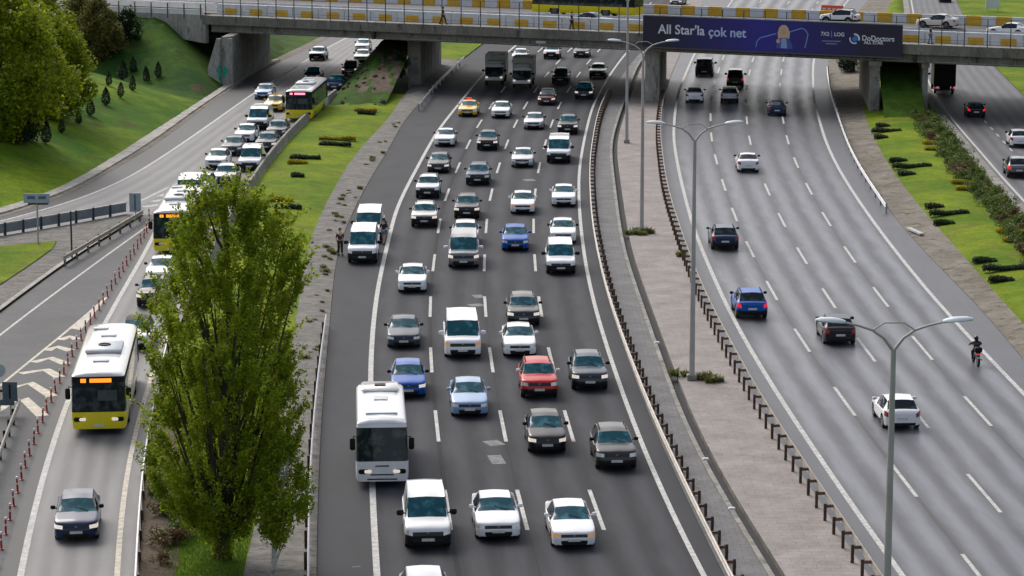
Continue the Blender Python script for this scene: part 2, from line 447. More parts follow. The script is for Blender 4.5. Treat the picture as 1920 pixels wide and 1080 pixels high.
# islands and verges
med = strip('median_paving', Off(E_CH, 0.3), Off(E_DG, -0.05), Y0, Y1, 0.06, M_PINK, 4)
med2 = strip('median_gutter_paving', Off(E_CG, 0.05), Off(E_CH, -0.12), Y0, Y1, 0.03, M_COBBLE, 3)
drain = strip('median_drain', Off(E_CH, -0.12), Off(E_CH, 0.3), Y0, Y1, -0.18, M_DRAIN, 1)
link('drain_kerb', mesh('drain_kerb', *(lambda ys: ([(E_CH(y) + dx, y, z) for y in ys for dx, z in ((-0.34, 0.034), (-0.34, 0.09), (-0.12, 0.09), (-0.12, -0.18))],
     [[i * 4 + k, i * 4 + k + 1, i * 4 + 4 + k + 1, i * 4 + 4 + k] for i in range(len(ys) - 1) for k in range(3)]))(list(np.arange(Y0, Y1, 2.0))), M_CONC), drain)
link('drain_wall', mesh('drain_wall', *(lambda ys: ([(E_CH(y) + 0.3, y, z) for y in ys for z in (-0.18, 0.06)],
     [[i * 2, i * 2 + 1, i * 2 + 3, i * 2 + 2] for i in range(len(ys) - 1)]))(list(np.arange(Y0, Y1, 2.0))), M_CONC_DK), drain)

verge = strip('dirt_verge', E_DO, E_GR, 95, Y1, 0.03, M_DIRT, 4, zf=lambda x, y, t: 0.02 + 0.22 * t)
def lawn_z(x, y, t): return 0.24 + 0.35 * math.sin(math.pi * min(1, max(0, t)))
lawn_r = strip('right_lawn', E_GR, Off(E_EL, -0.9), 100, Y1, 0.2, M_GRASS, 10, zf=lawn_z)
strip('far_right_kerb', Off(E_EL, -0.9), E_EL, 120, Y1, 0.16, M_CONC, 1)
strip('far_right_bank', E_ER, Off(E_ER, 60), 120, Y1, 0.05, M_GRASS, 3)

# the middle island between the left road and the main carriageway
isl = strip('left_island_lawn', Off(E_AB, 0.3), E_SW, Y0, 262, 0.14, M_GRASS, 6, zf=lambda x, y, t: 0.14 + 0.25 * math.sin(math.pi * t))
walk = strip('stone_walk', E_SW, Pick(lambda y: E_CAS(y) - 0.02), Y0, 300, 0.12, M_STONE, 3, zf=lambda x, y, t: 0.14 - 0.11 * max(0, (t - 0.6) / 0.4))
strip('island_beyond_bridge', Off(E_AB, 0.3), Pick(lambda y: E_CAS(y) - 0.02), 300, Y1, 0.1, M_GRASS, 3)

# gutter along the hill: a row of concrete slabs, some broken and sunk
gut = strip('hill_gutter', E_GUTO, Pick(lambda y: E_GUT(y)), 150, 400, 0.01, M_DIRT, 2, zf=lambda x, y, t: 0.015 + 0.03 * (1 - t))
sl = MB(); sl.obox((0, 0, 0), (1.0, 1.0, 0.12), None, 0.02); slab_me = sl.me('slab', M_CONC_LT)
y = 156.0
while y < 300:
    w = (E_GUT(y) - E_GUTO(y))
    o = link('slab', slab_me, gut)
    ln = 1.9
    o.location = (E_GUTO(y) + w * 0.36, y, 0.07 + random.uniform(-0.015, 0.015))
    o.scale = (w * 0.62, ln, 1); o.rotation_euler = (random.uniform(-0.01, 0.01), random.uniform(-0.01, 0.01), -math.atan(E_GUTO.slope(y)) + random.uniform(-0.02, 0.02))
    y += ln + 0.06

# island with the direction sign, between the exit branch and the merging road
def i_left(y): return E_G1(y)
tri = strip('gore_island', E_G1, Pick(lambda y: min(E_BL(y), E_POST(y) - 0.1)), 140, YS - 0.3, 0.1, M_STONE, 3)
o = poly_sheet('island_lawn', [(-60, 468), (0, 461), (60, 455), (106, 451), (98, 466), (50, 500), (0, 533), (-60, 575)], 0.16, M_GRASS); o['kind'] = 'structure'
kb = strip('merge_kerb', Off(E_BL, -0.32), E_BL, 140, 181, 0.14, M_CONC_LT, 1)

# ------------------------------------------------------------------ hill on the left
def seg_d(x, y, ax, ay, bx, by):
    dx, dy = bx - ax, by - ay
    t = ((x - ax) * dx + (y - ay) * dy) / (dx * dx + dy * dy)
    return t, math.hypot(x - ax - t * dx, y - ay - t * dy) * (1 if (x - ax) * dy - (y - ay) * dx < 0 else -1)
B0 = Vector((-27.1, 275.3)); BU = Vector((74.3, -36.3)).normalized(); BV = Vector((-BU.y, BU.x))
def bridge_sv(x, y):
    d = Vector((x, y)) - B0
    return d.dot(BU), d.dot(BV)
def hill_z(x, y):
    dist = max(0.0, E_GUTO(min(y, 300)) - x)
    s, v = bridge_sv(x, y)
    h1 = min(0.30 * dist, 4.6 + 0.03 * dist) if dist > 0 else 0.0
    h1 *= min(1.0, max(0.0, (-v - 6) / 22.0)) ** 0.7 if v > -28 else 1.0
    h2 = 0.0
    if v < 1: h2 = 6.3 - 0.42 * max(0.0, -v)
    elif v < 26: h2 = 6.3
    else: h2 = 6.3 - 0.45 * (v - 26)
    k = min(1.0, max(0.0, dist / 11.0))
    h2 = min(h2, 0.75 * dist)
    z = max(h1, h2, 0.0)
    wob = 0.25 * math.sin(x * 0.23 + 1.3) * math.sin(y * 0.17) + 0.12 * math.sin(x * 0.71) * math.sin(y * 0.53 + 0.4)
    return z + wob * min(1, dist / 4.0) + 0.02
class Far:
    def __call__(self, y): return -150.0
hill_bank_mat = M_GRASS_DK
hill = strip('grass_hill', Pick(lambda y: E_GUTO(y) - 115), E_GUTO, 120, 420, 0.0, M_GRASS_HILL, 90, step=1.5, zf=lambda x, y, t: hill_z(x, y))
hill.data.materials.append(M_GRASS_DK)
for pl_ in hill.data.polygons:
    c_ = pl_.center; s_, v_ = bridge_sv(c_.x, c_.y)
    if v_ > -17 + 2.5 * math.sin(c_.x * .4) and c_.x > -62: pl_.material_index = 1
def on_hill(px, py):
    """March the line of sight until it meets the hill."""
    z = 12.0
    while z > 0:
        p = G(px, py, z)
        if p.y > 0 and hill_z(p.x, p.y) >= z: return p
        z -= 0.05
    return G(px, py, 0)

# ------------------------------------------------------------------ markings
def dash_mesh(L, W, mat):
    return mesh('lane_dash', [(-W / 2, -L / 2, 0), (W / 2, -L / 2, 0), (W / 2, L / 2, 0), (-W / 2, L / 2, 0)], [[0, 1, 2, 3]], mat)
DASH = dash_mesh(6.3, 0.17, M_PAINT)
def dashes(e, ys, parent, me=DASH, z=0.006):
    for y in ys:
        o = link('lane_dash', me, parent)
        o.location = (e(y), y, z); o.rotation_euler = (0, 0, -math.atan(e.slope(y)))
PER = 1.03e-4 * CAM_H * FPX / CP / CP
yc = [yy(v) for v in (798,)]
for k in (1, 2, 3):
    e = Mix(E_CL, E_CR, k / 4)
    ys = [yc[0] + PER * n for n in range(-3, 24)]
    dashes(e, [y for y in ys if Y0 < y < Y1], road_c)
line_strip('edge_line', E_CL, Y0, Y1, 0.26, 0.006, M_PAINT, road_c)
line_strip('edge_line', E_CR, Y0, Y1, 0.22, 0.006, M_PAINT, road_c)
yd = yy(752)
for k in (1, 2, 3):
    e = Mix(E_DL, E_DR, k / 4)
    y0 = (yy(752), yy(655), yy(652))[k - 1]
    dashes(e, [y0 + PER * n for n in range(-8, 24) if Y0 < y0 + PER * n < Y1], road_d)
line_strip('edge_line', E_DL, Y0, Y1, 0.24, 0.006, M_PAINT, road_d)
line_strip('edge_line', E_DR, 90, Y1, 0.24, 0.006, M_PAINT, road_d)
# far right road
line_strip('edge_line', Off(E_EL, 0.45), 120, Y1, 0.2, 0.006, M_PAINT, road_e)
e_mid = Edge([(1800, 180), (1850, 230), (1890, 275), (1940, 330), (2100, 500)])
D3 = dash_mesh(2.0, 0.14, M_PAINT)
dashes(e_mid, np.arange(175, 300, 5.0), road_e, D3)
# left road
line_strip('edge_line', E_AL, YS, 420, 0.24, 0.006, M_PAINT, road_a)
line_strip('edge_line', E_AL, 150, YS, 0.24, 0.006, M_PAINT, road_a1)
line_strip('edge_line', E_A2L, Y0, YS, 0.26, 0.006, M_PAINT, road_a2)
line_strip('edge_line', E_A2R, Y0, 200, 0.22, 0.007, M_PAINT_CREAM, road_a2)
E_BW = Edge([(285, 418), (250, 442), (185, 490), (118, 538), (0, 627), (-90, 700)])
line_strip('edge_line', E_BW, 128, 179, 0.16, 0.006, M_PAINT, road_b)
E_GORE = Edge([(205, 553), (160, 592), (130, 617), (75, 662), (25, 702), (-30, 748)], smooth=3)
line_strip('edge_line', E_GORE, yy(740), yy(560), 0.16, 0.006, M_PAINT_CREAM, road_b)
def ribbon(name, pts, width, parent, mat, z=0.007):
    P = [G(px, py, z) for px, py in pts]
    v, f = [], []
    for i, p in enumerate(P):
        d = (P[min(i + 1, len(P) - 1)] - P[max(i - 1, 0)]); n = Vector((-d.y, d.x, 0)).normalized() * width / 2
        v += [p - n, p + n]
    for i in range(len(P) - 1): f.append([2 * i, 2 * i + 1, 2 * i + 3, 2 * i + 2])
    return link(name, mesh(name, v, f, mat), parent)
for pts in ([(112, 637), (131, 631), (146, 636)], [(87, 657), (108, 650), (132, 657)], [(62, 679), (95, 671), (124, 682)], [(38, 700), (87, 693), (112, 707)],
            [(-5, 735), (57, 718), (98, 743)], [(-60, 800), (0, 765), (45, 747), (80, 780)], [(-70, 770), (-20, 738), (10, 731)]):
    ribbon('chevron', pts, 0.62, road_b, M_PAINT_CREAM)
o = poly_sheet('gore_fill', [(133, 616), (152, 619), (178, 586), (202, 556), (196, 558), (160, 592)], 0.0068, M_PAINT_CREAM, road_b)
E_GT = [(345, 337), (330, 345), (297, 360), (265, 376)]
ribbon('gore_edge_line', E_GT, 0.25, road_a, M_PAINT, 0.0065)
for pts in ([(285, 378), (320, 372)], [(268, 388), (312, 382)], [(300, 368), (332, 358)], [(318, 360), (345, 349)]):
    ribbon('gore_stripe', pts, 0.6, road_a, M_PAINT, 0.0075)
# worn old signs on the asphalt of the main road
for pts, w in (([(912, 832), (940, 829)], 1.0), ([(918, 862), (944, 861)], 1.6), ([(888, 556), (906, 555)], 1.0), ([(880, 573), (905, 571)], 0.8), ([(982, 338), (1002, 337)], 1.0), ([(660, 1063), (676, 1062)], 0.12)):
    ribbon('worn_marking', pts, w, road_c, M_PAINT_WORN, 0.005)
# ------------------------------------------------------------------ vehicle materials
def paint(name, col, metal=0.0, rough=0.35, coat=1.0):
    m, nt, b = new_mat('paint_' + name)
    b.inputs['Base Color'].default_value = (*col, 1)
    b.inputs['Metallic'].default_value = metal
    b.inputs['Roughness'].default_value = rough
    b.inputs['Coat Weight'].default_value = coat
    b.inputs['Coat IOR'].default_value = 1.55
    b.inputs['Specular IOR Level'].default_value = 0.12
    b.inputs['Coat Roughness'].default_value = 0.06
    q = NT(nt)
    f = q.noise(q.pos(), 2.2, 5, 0.7)
    c = q.mix(q.math('MULTIPLY', q.ramp(f, 0.45, 0.8), 0.1), col, tuple(.75 * x + .02 for x in col))     # road dust
    nt.links.new(c, b.inputs['Base Color'])
    return m
PAINT = {
    'white': paint('white', (0.8, 0.81, 0.83)), 'cream': paint('cream', (0.66, 0.63, 0.58)), 'silver': paint('silver', (0.42, 0.43, 0.45), 0.5),
    'grey': paint('grey', (0.13, 0.137, 0.15), 0.3), 'dark_grey': paint('dark_grey', (0.035, 0.037, 0.042), 0.2, .35, .6), 'black': paint('black', (0.008, 0.008, 0.01), 0, .35, .6),
    'bronze': paint('bronze', (0.028, 0.027, 0.028), 0.1, .35, .6), 'blue': paint('blue', (0.0, 0.085, 0.4), 0.0, 0.35, 0.45), 'dark_blue': paint('dark_blue', (0.004, 0.02, 0.075), 0.0, .35, .6),
    'light_blue': paint('light_blue', (0.2, 0.32, 0.52), 0.1), 'red': paint('red', (0.5, 0.012, 0.01), 0.0, 0.35, 0.6), 'dark_red': paint('dark_red', (0.09, 0.012, 0.016)),
    'yellow': paint('yellow', (0.68, 0.44, 0.012)), 'green': paint('green', (0.03, 0.075, 0.055)), 'bus_yellow': paint('bus_yellow', (0.85, 0.7, 0.008)),
    'slate': paint('slate', (0.035, 0.052, 0.075), 0.1, .35, .6), 'brown': paint('brown', (0.035, 0.024, 0.021), 0.1, .35, .6), 'bus_white': paint('bus_white', (0.72, 0.71, 0.69)),
}
def glass_mat(name, col, rough=0.04):
    m, nt, b = new_mat(name)
    b.inputs['Base Color'].default_value = (*col, 1)
    b.inputs['Roughness'].default_value = rough
    b.inputs['Specular IOR Level'].default_value = 0.32
    q = NT(nt)
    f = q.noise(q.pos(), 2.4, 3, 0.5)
    c = q.mix(q.ramp(f, 0.5, 0.68), col, tuple(x * 2.0 + 0.035 for x in col))                # pale patches painted into the glass for reflected sky and bridge
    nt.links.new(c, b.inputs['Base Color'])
    return m
M_WS = glass_mat('windscreen_glass', (0.001, 0.06, 0.082))  # teal of the reflected sky put into the base colour
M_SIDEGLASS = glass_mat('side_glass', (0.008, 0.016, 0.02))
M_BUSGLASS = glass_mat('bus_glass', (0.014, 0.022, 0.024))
M_LAMP = plain('headlamp', (0.62, 0.62, 0.62), 0.15, 0.3, 0.8, 1.0)
M_LAMP_LIT = plain('headlamp_lit', (0.8, 0.76, 0.7), 0.2, 0.0, emit=((1.0, 0.84, 0.68), 0.4))
M_AMBER = plain('headlamp_amber', (0.75, 0.4, 0.2), 0.2, 0.0, emit=((1.0, 0.45, 0.12), 0.12))
M_TAIL = plain('tail_lamp', (0.35, 0.008, 0.012), 0.2, coat=1.0)
M_TAIL_LIT = plain('tail_lamp_lit', (0.6, 0.01, 0.02), 0.2, emit=((1.0, 0.03, 0.05), 0.45))
M_PLATE = plain('number_plate', (0.6, 0.6, 0.58), 0.5, var=0.3, scale=18.0)
M_RIM = plain('alloy_rim', (0.3, 0.3, 0.31), 0.35, 0.8)
M_GRILLE = plain('grille_black', (0.01, 0.01, 0.011), 0.4)
M_LED = plain('led_display', (0.3, 0.08, 0.0), 0.5, emit=((1.0, 0.28, 0.02), 1.3))
M_LED_PINK = plain('led_display_pink', (0.3, 0.05, 0.1), 0.5, emit=((1.0, 0.25, 0.35), 1.6))
M_POD = plain('roof_unit', (0.5, 0.53, 0.56), 0.5, var=0.1)
M_BOXGREY = plain('cargo_grey', (0.68, 0.7, 0.71), 0.5, var=0.15)
M_BOXGREEN = plain('cargo_olive', (0.58, 0.6, 0.53), 0.5, var=0.15)
M_BOXBLACK = plain('cargo_black', (0.016, 0.017, 0.018), 0.6, var=0.2)
M_AD = plain('bus_advert', (0.42, 0.5, 0.58), 0.4, var=0.5, scale=2.0)

# ------------------------------------------------------------------ lofted shells
def lerp_ring(a, b, t): return [(p[0] + (q_[0] - p[0]) * t, p[1] + (q_[1] - p[1]) * t) for p, q_ in zip(a, b)]
def refine(xs, rings, names):
    """Insert a rounded station between every two stations and a rounded row between every two rows."""
    def mid(p0, p1, p2, p3, w): return tuple((.5 + w) * (a + b_) - w * (c + d_) for a, b_, c, d_ in zip(p1, p2, p0, p3))
    A = []
    for rg in rings:
        n = len(rg); out = []
        for j in range(n - 1):
            out.append(rg[j])
            if j == 0: out.append(mid(rg[0], rg[0], rg[1], rg[1], 0))
            else:
                p3 = rg[j + 2] if j + 2 < n else (-rg[n - 2][0], rg[n - 2][1])
                out.append(mid(rg[j - 1], rg[j], rg[j + 1], p3, 1 / 18))
        out.append(rg[-1]); A.append(out)
    X, B, N = [], [], []
    n = len(A)
    for i in range(n - 1):
        X.append(xs[i]); B.append(A[i]); N.append(names[i])
        i0, i3 = max(0, i - 1), min(n - 1, i + 2)
        w = 1 / 26 if (xs[i + 1] - xs[i]) > .3 * (xs[i3] - xs[i0]) * .5 else 0
        X.append((xs[i] + xs[i + 1]) / 2); N.append(names[i])
        B.append([mid(A[i0][k], A[i][k], A[i + 1][k], A[i3][k], w) for k in range(len(A[i]))])
    X.append(xs[-1]); B.append(A[-1]); N.append(names[-1])
    return X, B, N
def shell(xs, rings, tag_side, tag_front, tag_rear, deform=None):
    """xs: stations front to rear; rings: half sections from bottom centre to top centre. Returns {tag: (verts, faces)}."""
    n = len(rings[0])
    V = []
    idx = {}
    def vid(i, j, s):
        if j in (0, n - 1): s = 1
        key = (i, j, s)
        if key not in idx:
            y, z = rings[i][j]
            p = Vector((-xs[i], y * s, z))
            if deform: p = deform(p)
            idx[key] = len(V); V.append(p)
        return idx[key]
    groups = {}
    def face(tg, vs_):
        if tg is None: return
        c = []
        for k in vs_:
            if k not in c: c.append(k)
        if len(c) >= 3: groups.setdefault(tg, []).append(c)
    for i in range(len(xs) - 1):
        for j in range(n - 1):
            for s in (1, -1):
                q_ = [vid(i, j, s), vid(i, j + 1, s), vid(i + 1, j + 1, s), vid(i + 1, j, s)]
                face(tag_side(i, j, s), q_ if s > 0 else q_[::-1])
    for i, tf, flip in ((0, tag_front, False), (len(xs) - 1, tag_rear, True)):
        for j in range(1, n - 1):
            q_ = [vid(i, j, 1), vid(i, j, -1), vid(i, j + 1, -1), vid(i, j + 1, 1)]
            face(tf(j), q_[::-1] if flip else q_)
    out = {}
    for tg, fs in groups.items():
        used = {}
        for f in fs:
            for k in f: used.setdefault(k, len(used))
        out[tg] = ([V[k] for k in used], [[used[k] for k in f] for f in fs])
    return out

class Proto:
    """A kind of vehicle: shared meshes of its parts. Origin on the ground in the middle of the front bumper; +X is forwards."""
    def __init__(self, L): self.parts = []; self.L = L
    def add(self, name, me, key=None, loc=(0, 0, 0), rot=(0, 0, 0), parent=None):
        self.parts.append((name, me, key, loc, rot, parent)); return len(self.parts) - 1

def wheel_meshes(r, w):
    t = MB().lathe([(r * 0.62, -w / 2), (r * 0.93, -w / 2), (r, -w * 0.34), (r, w * 0.34), (r * 0.93, w / 2), (r * 0.62, w / 2)], 20).me('wheel', M_RUBBER, 40)
    rm = MB().lathe([(r * 0.1, w * 0.5), (r * 0.25, w * 0.47), (r * 0.5, w * 0.4), (r * 0.6, w * 0.52), (r * 0.645, w * 0.5), (r * 0.64, w * 0.1)], 20)
    for k in range(5):
        a = 2 * math.pi * k / 5
        M = Matrix.Rotation(-a, 3, 'Y')
        rm.obox(M @ Vector((r * 0.36, w * 0.46, 0)), (r * 0.5, w * 0.12, r * 0.13), M)
    return t, rm.me('rim', M_RIM, 40)
WM = {}
def add_wheels(P, axles, hw, r, w=0.21):
    k = (round(r, 3), w)
    if k not in WM: WM[k] = wheel_meshes(r, w)
    t, rm = WM[k]
    for xa in axles:
        for s in (1, -1):
            i = P.add('wheel', t, None, (-xa, s * (hw - w / 2 - 0.01), r), (0, 0, 0 if s > 0 else math.pi))
            P.add('rim', rm, None, (0, 0, 0), (0, 0, 0), i)

def mirror_mesh(big=1.0):
    m = MB(); m.obox((0, 0.12 * big, 0), (0.12 * big, 0.2 * big, 0.15 * big), None, 0.035 * big); m.tube([(0, -0.06, -0.05), (0, 0.05, -0.02)], 0.025, 6)
    return m.me('wing_mirror', M_BLACK, 40)
MIRROR = mirror_mesh(); MIRROR_BIG = mirror_mesh(1.45)
PLATE = MB().obox((0, 0, 0), (0.025, 0.5, 0.11), None, 0.008).me('number_plate', M_PLATE)

def make_car(L, W, H, zb, r, axles, prof, wr, belt, flags=(), sx=1.0, sz=1.0):
    L *= sx; H *= sz; axles = tuple(a * sx for a in axles); belt = tuple(b_ * sz for b_ in belt)
    prof = [(p[0] * sx, p[1] * sz, *p[2:]) for p in prof]
    hw = W / 2
    key = []
    cowl = next(p for p in prof if p[4] == 'ws1'); rf = next(p for p in prof if p[4] == 'roof1')
    for x, zt, wf, typ, nm in prof:
        w = hw * wf
        bl = belt[0] + (belt[1] - belt[0]) * x / L
        bl = min(bl, zt - 0.07)
        lo = zb + (0.05 if x < 0.1 or x > L - 0.1 else 0)
        ring = [(0, lo), (w * 0.9, lo), (w * 0.985, lo + 0.13), (w, lo + 0.42 * (bl - lo)), (w, lo + 0.70 * (bl - lo)), (w * 0.985, bl)]
        if typ == 'h':
            ring += [(w * 0.955, zt - 0.035), (w * 0.84, zt - 0.012), (w * 0.45, zt), (0, zt + 0.012)]
        else:
            wt = hw * wr * (1 - 0.02 * max(0, x - L * 0.6))
            if typ == 'm':
                t = (zt - cowl[1]) / (rf[1] - cowl[1]); wt = hw * 0.84 * (1 - t) + wt * t
            ring += [(w * 0.945, bl + 0.025), (wt, zt - 0.055), (wt * 0.84, zt - 0.012), (0, zt + 0.022)]
        key.append((x, ring, nm))
    xs_extra = []
    Ra = r + 0.065
    for xa in axles:
        xs_extra += [xa + Ra * k for k in (-1.0, -0.92, -0.7, -0.38, 0, 0.38, 0.7, 0.92, 1.0)]
    st = [(x, rg, nm) for x, rg, nm in key]
    kx = [k[0] for k in key]
    for xe in xs_extra:
        if xe <= 0.02 or xe >= L - 0.02 or min(abs(xe - k) for k in kx) < 0.012: continue
        i = max(k for k in range(len(kx)) if kx[k] <= xe)
        t = (xe - kx[i]) / (kx[i + 1] - kx[i])
        st.append((xe, lerp_ring(key[i][1], key[i + 1][1], t), key[i][2]))
    st.sort(key=lambda s: s[0])
    xs, rings, names = [s[0] for s in st], [], [s[2] for s in st]
    for x, rg, nm in st:
        rg = list(rg)
        for xa in axles:
            d = abs(x - xa)
            if d < Ra + 1e-6:
                za = r + math.sqrt(max(0, Ra * Ra - d * d))
                for j in range(5):
                    if rg[j][1] < za + 0.015 * j: rg[j] = (rg[j][0], za + 0.015 * j)
                for j in range(5, 6):
                    if rg[j][1] < za + 0.08: rg[j] = (rg[j][0], za + 0.08)
        rings.append(rg)
    xs, rings, names = refine(xs, rings, names)
    def ts(i, j, s):
        j //= 2
        nm = names[i]; sd_ = 'L' if s > 0 else 'R'
        if j == 0: return 'underside'
        if j == 1: return 'body' if nm in ('cap', 'head', 'tail') and 'cladding' not in flags and 'darkbumper' not in flags else 'sill'
        if j == 2 and 'cladding' in flags: return 'sill'
        if j == 2 and nm in ('cap', 'head') and 'darkbumper' in flags: return 'sill'
        if j == 3 and nm in ('cap', 'head') and 'darkbumper' in flags: return 'sill'
        if j == 4 and nm in ('head', 'cap'): return 'headlight:' + sd_
        if j == 4 and nm == 'tail': return 'taillight:' + sd_
        if j == 5 and nm == 'tail' and 'talltail' in flags: return 'taillight:' + sd_
        if nm in ('ws1', 'ws2') and j in (7, 8): return 'windshield'
        if nm == 'ws2' and j == 6: return 'side_window:F' + sd_
        if nm == 'roof1' and j == 6: return 'side_window:F' + sd_
        if nm == 'pillar' and j == 6: return 'sill'
        if nm == 'roof2' and j == 6: return 'body' if 'panel' in flags else 'side_window:B' + sd_
        if nm == 'rg' and j in (7, 8): return 'rear_window'
        if nm in ('roof1', 'pillar', 'roof2') and j in (7, 8) and 'blackroof' in flags: return 'roof'
        return 'body'
    def tf(j):
        j //= 2
        if j == 0: return 'underside'
        if j == 1: return 'sill'
        if j == 2: return 'intake'
        if j == 3: return 'sill' if 'darkbumper' in flags else 'body'
        if j == 4: return 'grille'
        return 'body'
    def tr(j):
        j //= 2
        if j == 0: return 'underside'
        if j in (1,): return 'sill'
        if j == 2 and 'cladding' in flags: return 'sill'
        return 'body'
    def rake(p):
        if p.x > -.5 and p.z > zb + .3:
            p = p.copy(); p.x -= (p.z - zb - .3) * .28 * (1 + p.x / .5)
        return p
    sh = shell(xs, rings, ts, tf, tr, rake)
    P = Proto(L)
    for tg in sorted(sh, key=lambda t: t != 'body'):
        v, f = sh[tg]; nm = tg.split(':')[0]
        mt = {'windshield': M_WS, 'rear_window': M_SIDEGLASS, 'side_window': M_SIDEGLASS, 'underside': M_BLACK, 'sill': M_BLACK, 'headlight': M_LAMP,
              'taillight': M_TAIL, 'grille': M_GRILLE, 'intake': M_GRILLE, 'body': PAINT['white'], 'roof': M_BLACK}[nm]
        P.add({'sill': 'lower_trim'}.get(nm, nm), mesh(nm, v, f, mt, 38), {'body': 'paint', 'headlight': 'lamp', 'taillight': 'tail'}.get(nm))
    add_wheels(P, axles, hw, r, 0.22)
    zc = cowl[1] + 0.09
    mi = MIRROR_BIG if H > 1.7 else MIRROR
    P.add('wing_mirror', mi, 'mirror', (-(cowl[0] + 0.42), hw * 0.955, zc), (0, 0, 0))
    P.add('wing_mirror', mi, 'mirror', (-(cowl[0] + 0.42), -hw * 0.955, zc), (0, 0, math.pi))
    P.add('number_plate', PLATE, None, (0.012, 0, zb + 0.24), (0, 0, 0))
    P.add('number_plate', PLATE, None, (-L - 0.012, 0, zb + 0.38), (0, 0, 0))
    em = MB().obox((0, 0, 0), (0.02, 0.13, 0.07), None, 0.02).me('badge', M_RIM)
    P.add('badge', em, None, (0.012 - max(0, .86 * (belt[0] - zb) - .3) * .28, 0, zb + 0.86 * (belt[0] - zb)), (0, 0, 0))
    if 'rails' in flags:
        rl = MB()
        x0, x1 = rf[0] + 0.2, next(p for p in prof if p[4] == 'rg')[0]
        rl.tube([(-x0, 0, -0.03), (-x0 - 0.08, 0, 0.035), (-(x0 + x1) / 2, 0, 0.06), (-x1 + 0.08, 0, 0.035), (-x1, 0, -0.03)], 0.022, 6)
        rme = rl.me('roof_rail', M_BLACK, 40)
        zr = H - 0.03
        for s in (1, -1): P.add('roof_rail', rme, None, (0, s * hw * wr * 0.88, zr))
    # interior glimpsed on the dashboard and the wiper arms
    wp = MB().tube([(-cowl[0] - 0.02, 0.45, cowl[1] + 0.02), (-cowl[0] - 0.22, -0.1, cowl[1] + 0.16)], 0.012, 5)
    P.add('wiper', wp.me('wiper', M_BLACK), None)
    return P

SEDAN = [(0, .77, .60, 'h', 'cap'), (.05, .80, .80, 'h', 'head'), (.16, .83, .93, 'h', 'head'), (.42, .88, .985, 'h', 'hood'), (.9, .95, 1, 'h', 'hood'), (1.35, 1.0, 1, 'h', 'ws1'),
         (1.75, 1.19, 1, 'm', 'ws2'), (2.10, 1.37, 1, 'c', 'roof1'), (2.62, 1.44, 1, 'c', 'pillar'), (2.70, 1.44, 1, 'c', 'roof2'), (3.35, 1.39, 1, 'c', 'rg'),
         (3.95, 1.08, .98, 'h', 'trunk'), (4.30, 1.05, .94, 'h', 'tail'), (4.45, .99, .85, 'h', 'tail'), (4.5, .90, .66, 'h', 'end')]
HATCH = [(0, .80, .60, 'h', 'cap'), (.05, .83, .80, 'h', 'head'), (.16, .87, .93, 'h', 'head'), (.42, .92, .985, 'h', 'hood'), (.85, .98, 1, 'h', 'hood'), (1.2, 1.02, 1, 'h', 'ws1'),
         (1.6, 1.22, 1, 'm', 'ws2'), (1.92, 1.40, 1, 'c', 'roof1'), (2.42, 1.48, 1, 'c', 'pillar'), (2.50, 1.48, 1, 'c', 'roof2'), (3.45, 1.42, 1, 'c', 'rg'),
         (3.86, 1.04, .97, 'h', 'tail'), (4.03, .97, .88, 'h', 'tail'), (4.1, .86, .70, 'h', 'end')]
SUV = [(0, .95, .62, 'h', 'cap'), (.05, .98, .82, 'h', 'head'), (.16, 1.01, .94, 'h', 'head'), (.4, 1.05, .99, 'h', 'hood'), (.9, 1.1, 1, 'h', 'hood'), (1.28, 1.13, 1, 'h', 'ws1'),
       (1.63, 1.34, 1, 'm', 'ws2'), (1.93, 1.55, 1, 'c', 'roof1'), (2.5, 1.64, 1, 'c', 'pillar'), (2.58, 1.64, 1, 'c', 'roof2'), (3.78, 1.58, 1, 'c', 'rg'),
       (4.2, 1.13, .98, 'h', 'tail'), (4.38, 1.06, .9, 'h', 'tail'), (4.45, .95, .72, 'h', 'end')]
VAN = [(0, .92, .68, 'h', 'cap'), (.05, .98, .87, 'h', 'head'), (.15, 1.03, .955, 'h', 'head'), (.35, 1.07, .99, 'h', 'hood'), (.78, 1.13, 1, 'h', 'ws1'), (1.15, 1.48, 1, 'm', 'ws2'),
       (1.52, 1.82, 1, 'c', 'roof1'), (2.1, 1.95, 1, 'c', 'pillar'), (2.2, 1.955, 1, 'c', 'roof2'), (4.62, 1.93, 1, 'c', 'rg'), (4.88, 1.2, .985, 'h', 'tail'), (4.95, 1.15, .93, 'h', 'tail'), (5.0, 1.05, .8, 'h', 'end')]
SVAN = [(0, .82, .66, 'h', 'cap'), (.05, .88, .86, 'h', 'head'), (.16, .93, .955, 'h', 'head'), (.4, .98, .99, 'h', 'hood'), (.85, 1.04, 1, 'h', 'hood'), (1.08, 1.07, 1, 'h', 'ws1'),
        (1.45, 1.4, 1, 'm', 'ws2'), (1.78, 1.68, 1, 'c', 'roof1'), (2.35, 1.82, 1, 'c', 'pillar'), (2.43, 1.82, 1, 'c', 'roof2'), (4.05, 1.79, 1, 'c', 'rg'), (4.3, 1.12, .985, 'h', 'tail'), (4.36, 1.07, .92, 'h', 'tail'), (4.4, .98, .8, 'h', 'end')]
def stretch(prof, k): return [(p[0] if p[0] <= 2.2 else 2.2 + (p[0] - 2.2) * k, *p[1:]) for p in prof]
def lift(prof, dz, frm=1.1): return [(p[0], p[1] + (dz if p[1] > frm else 0), *p[2:]) for p in prof]
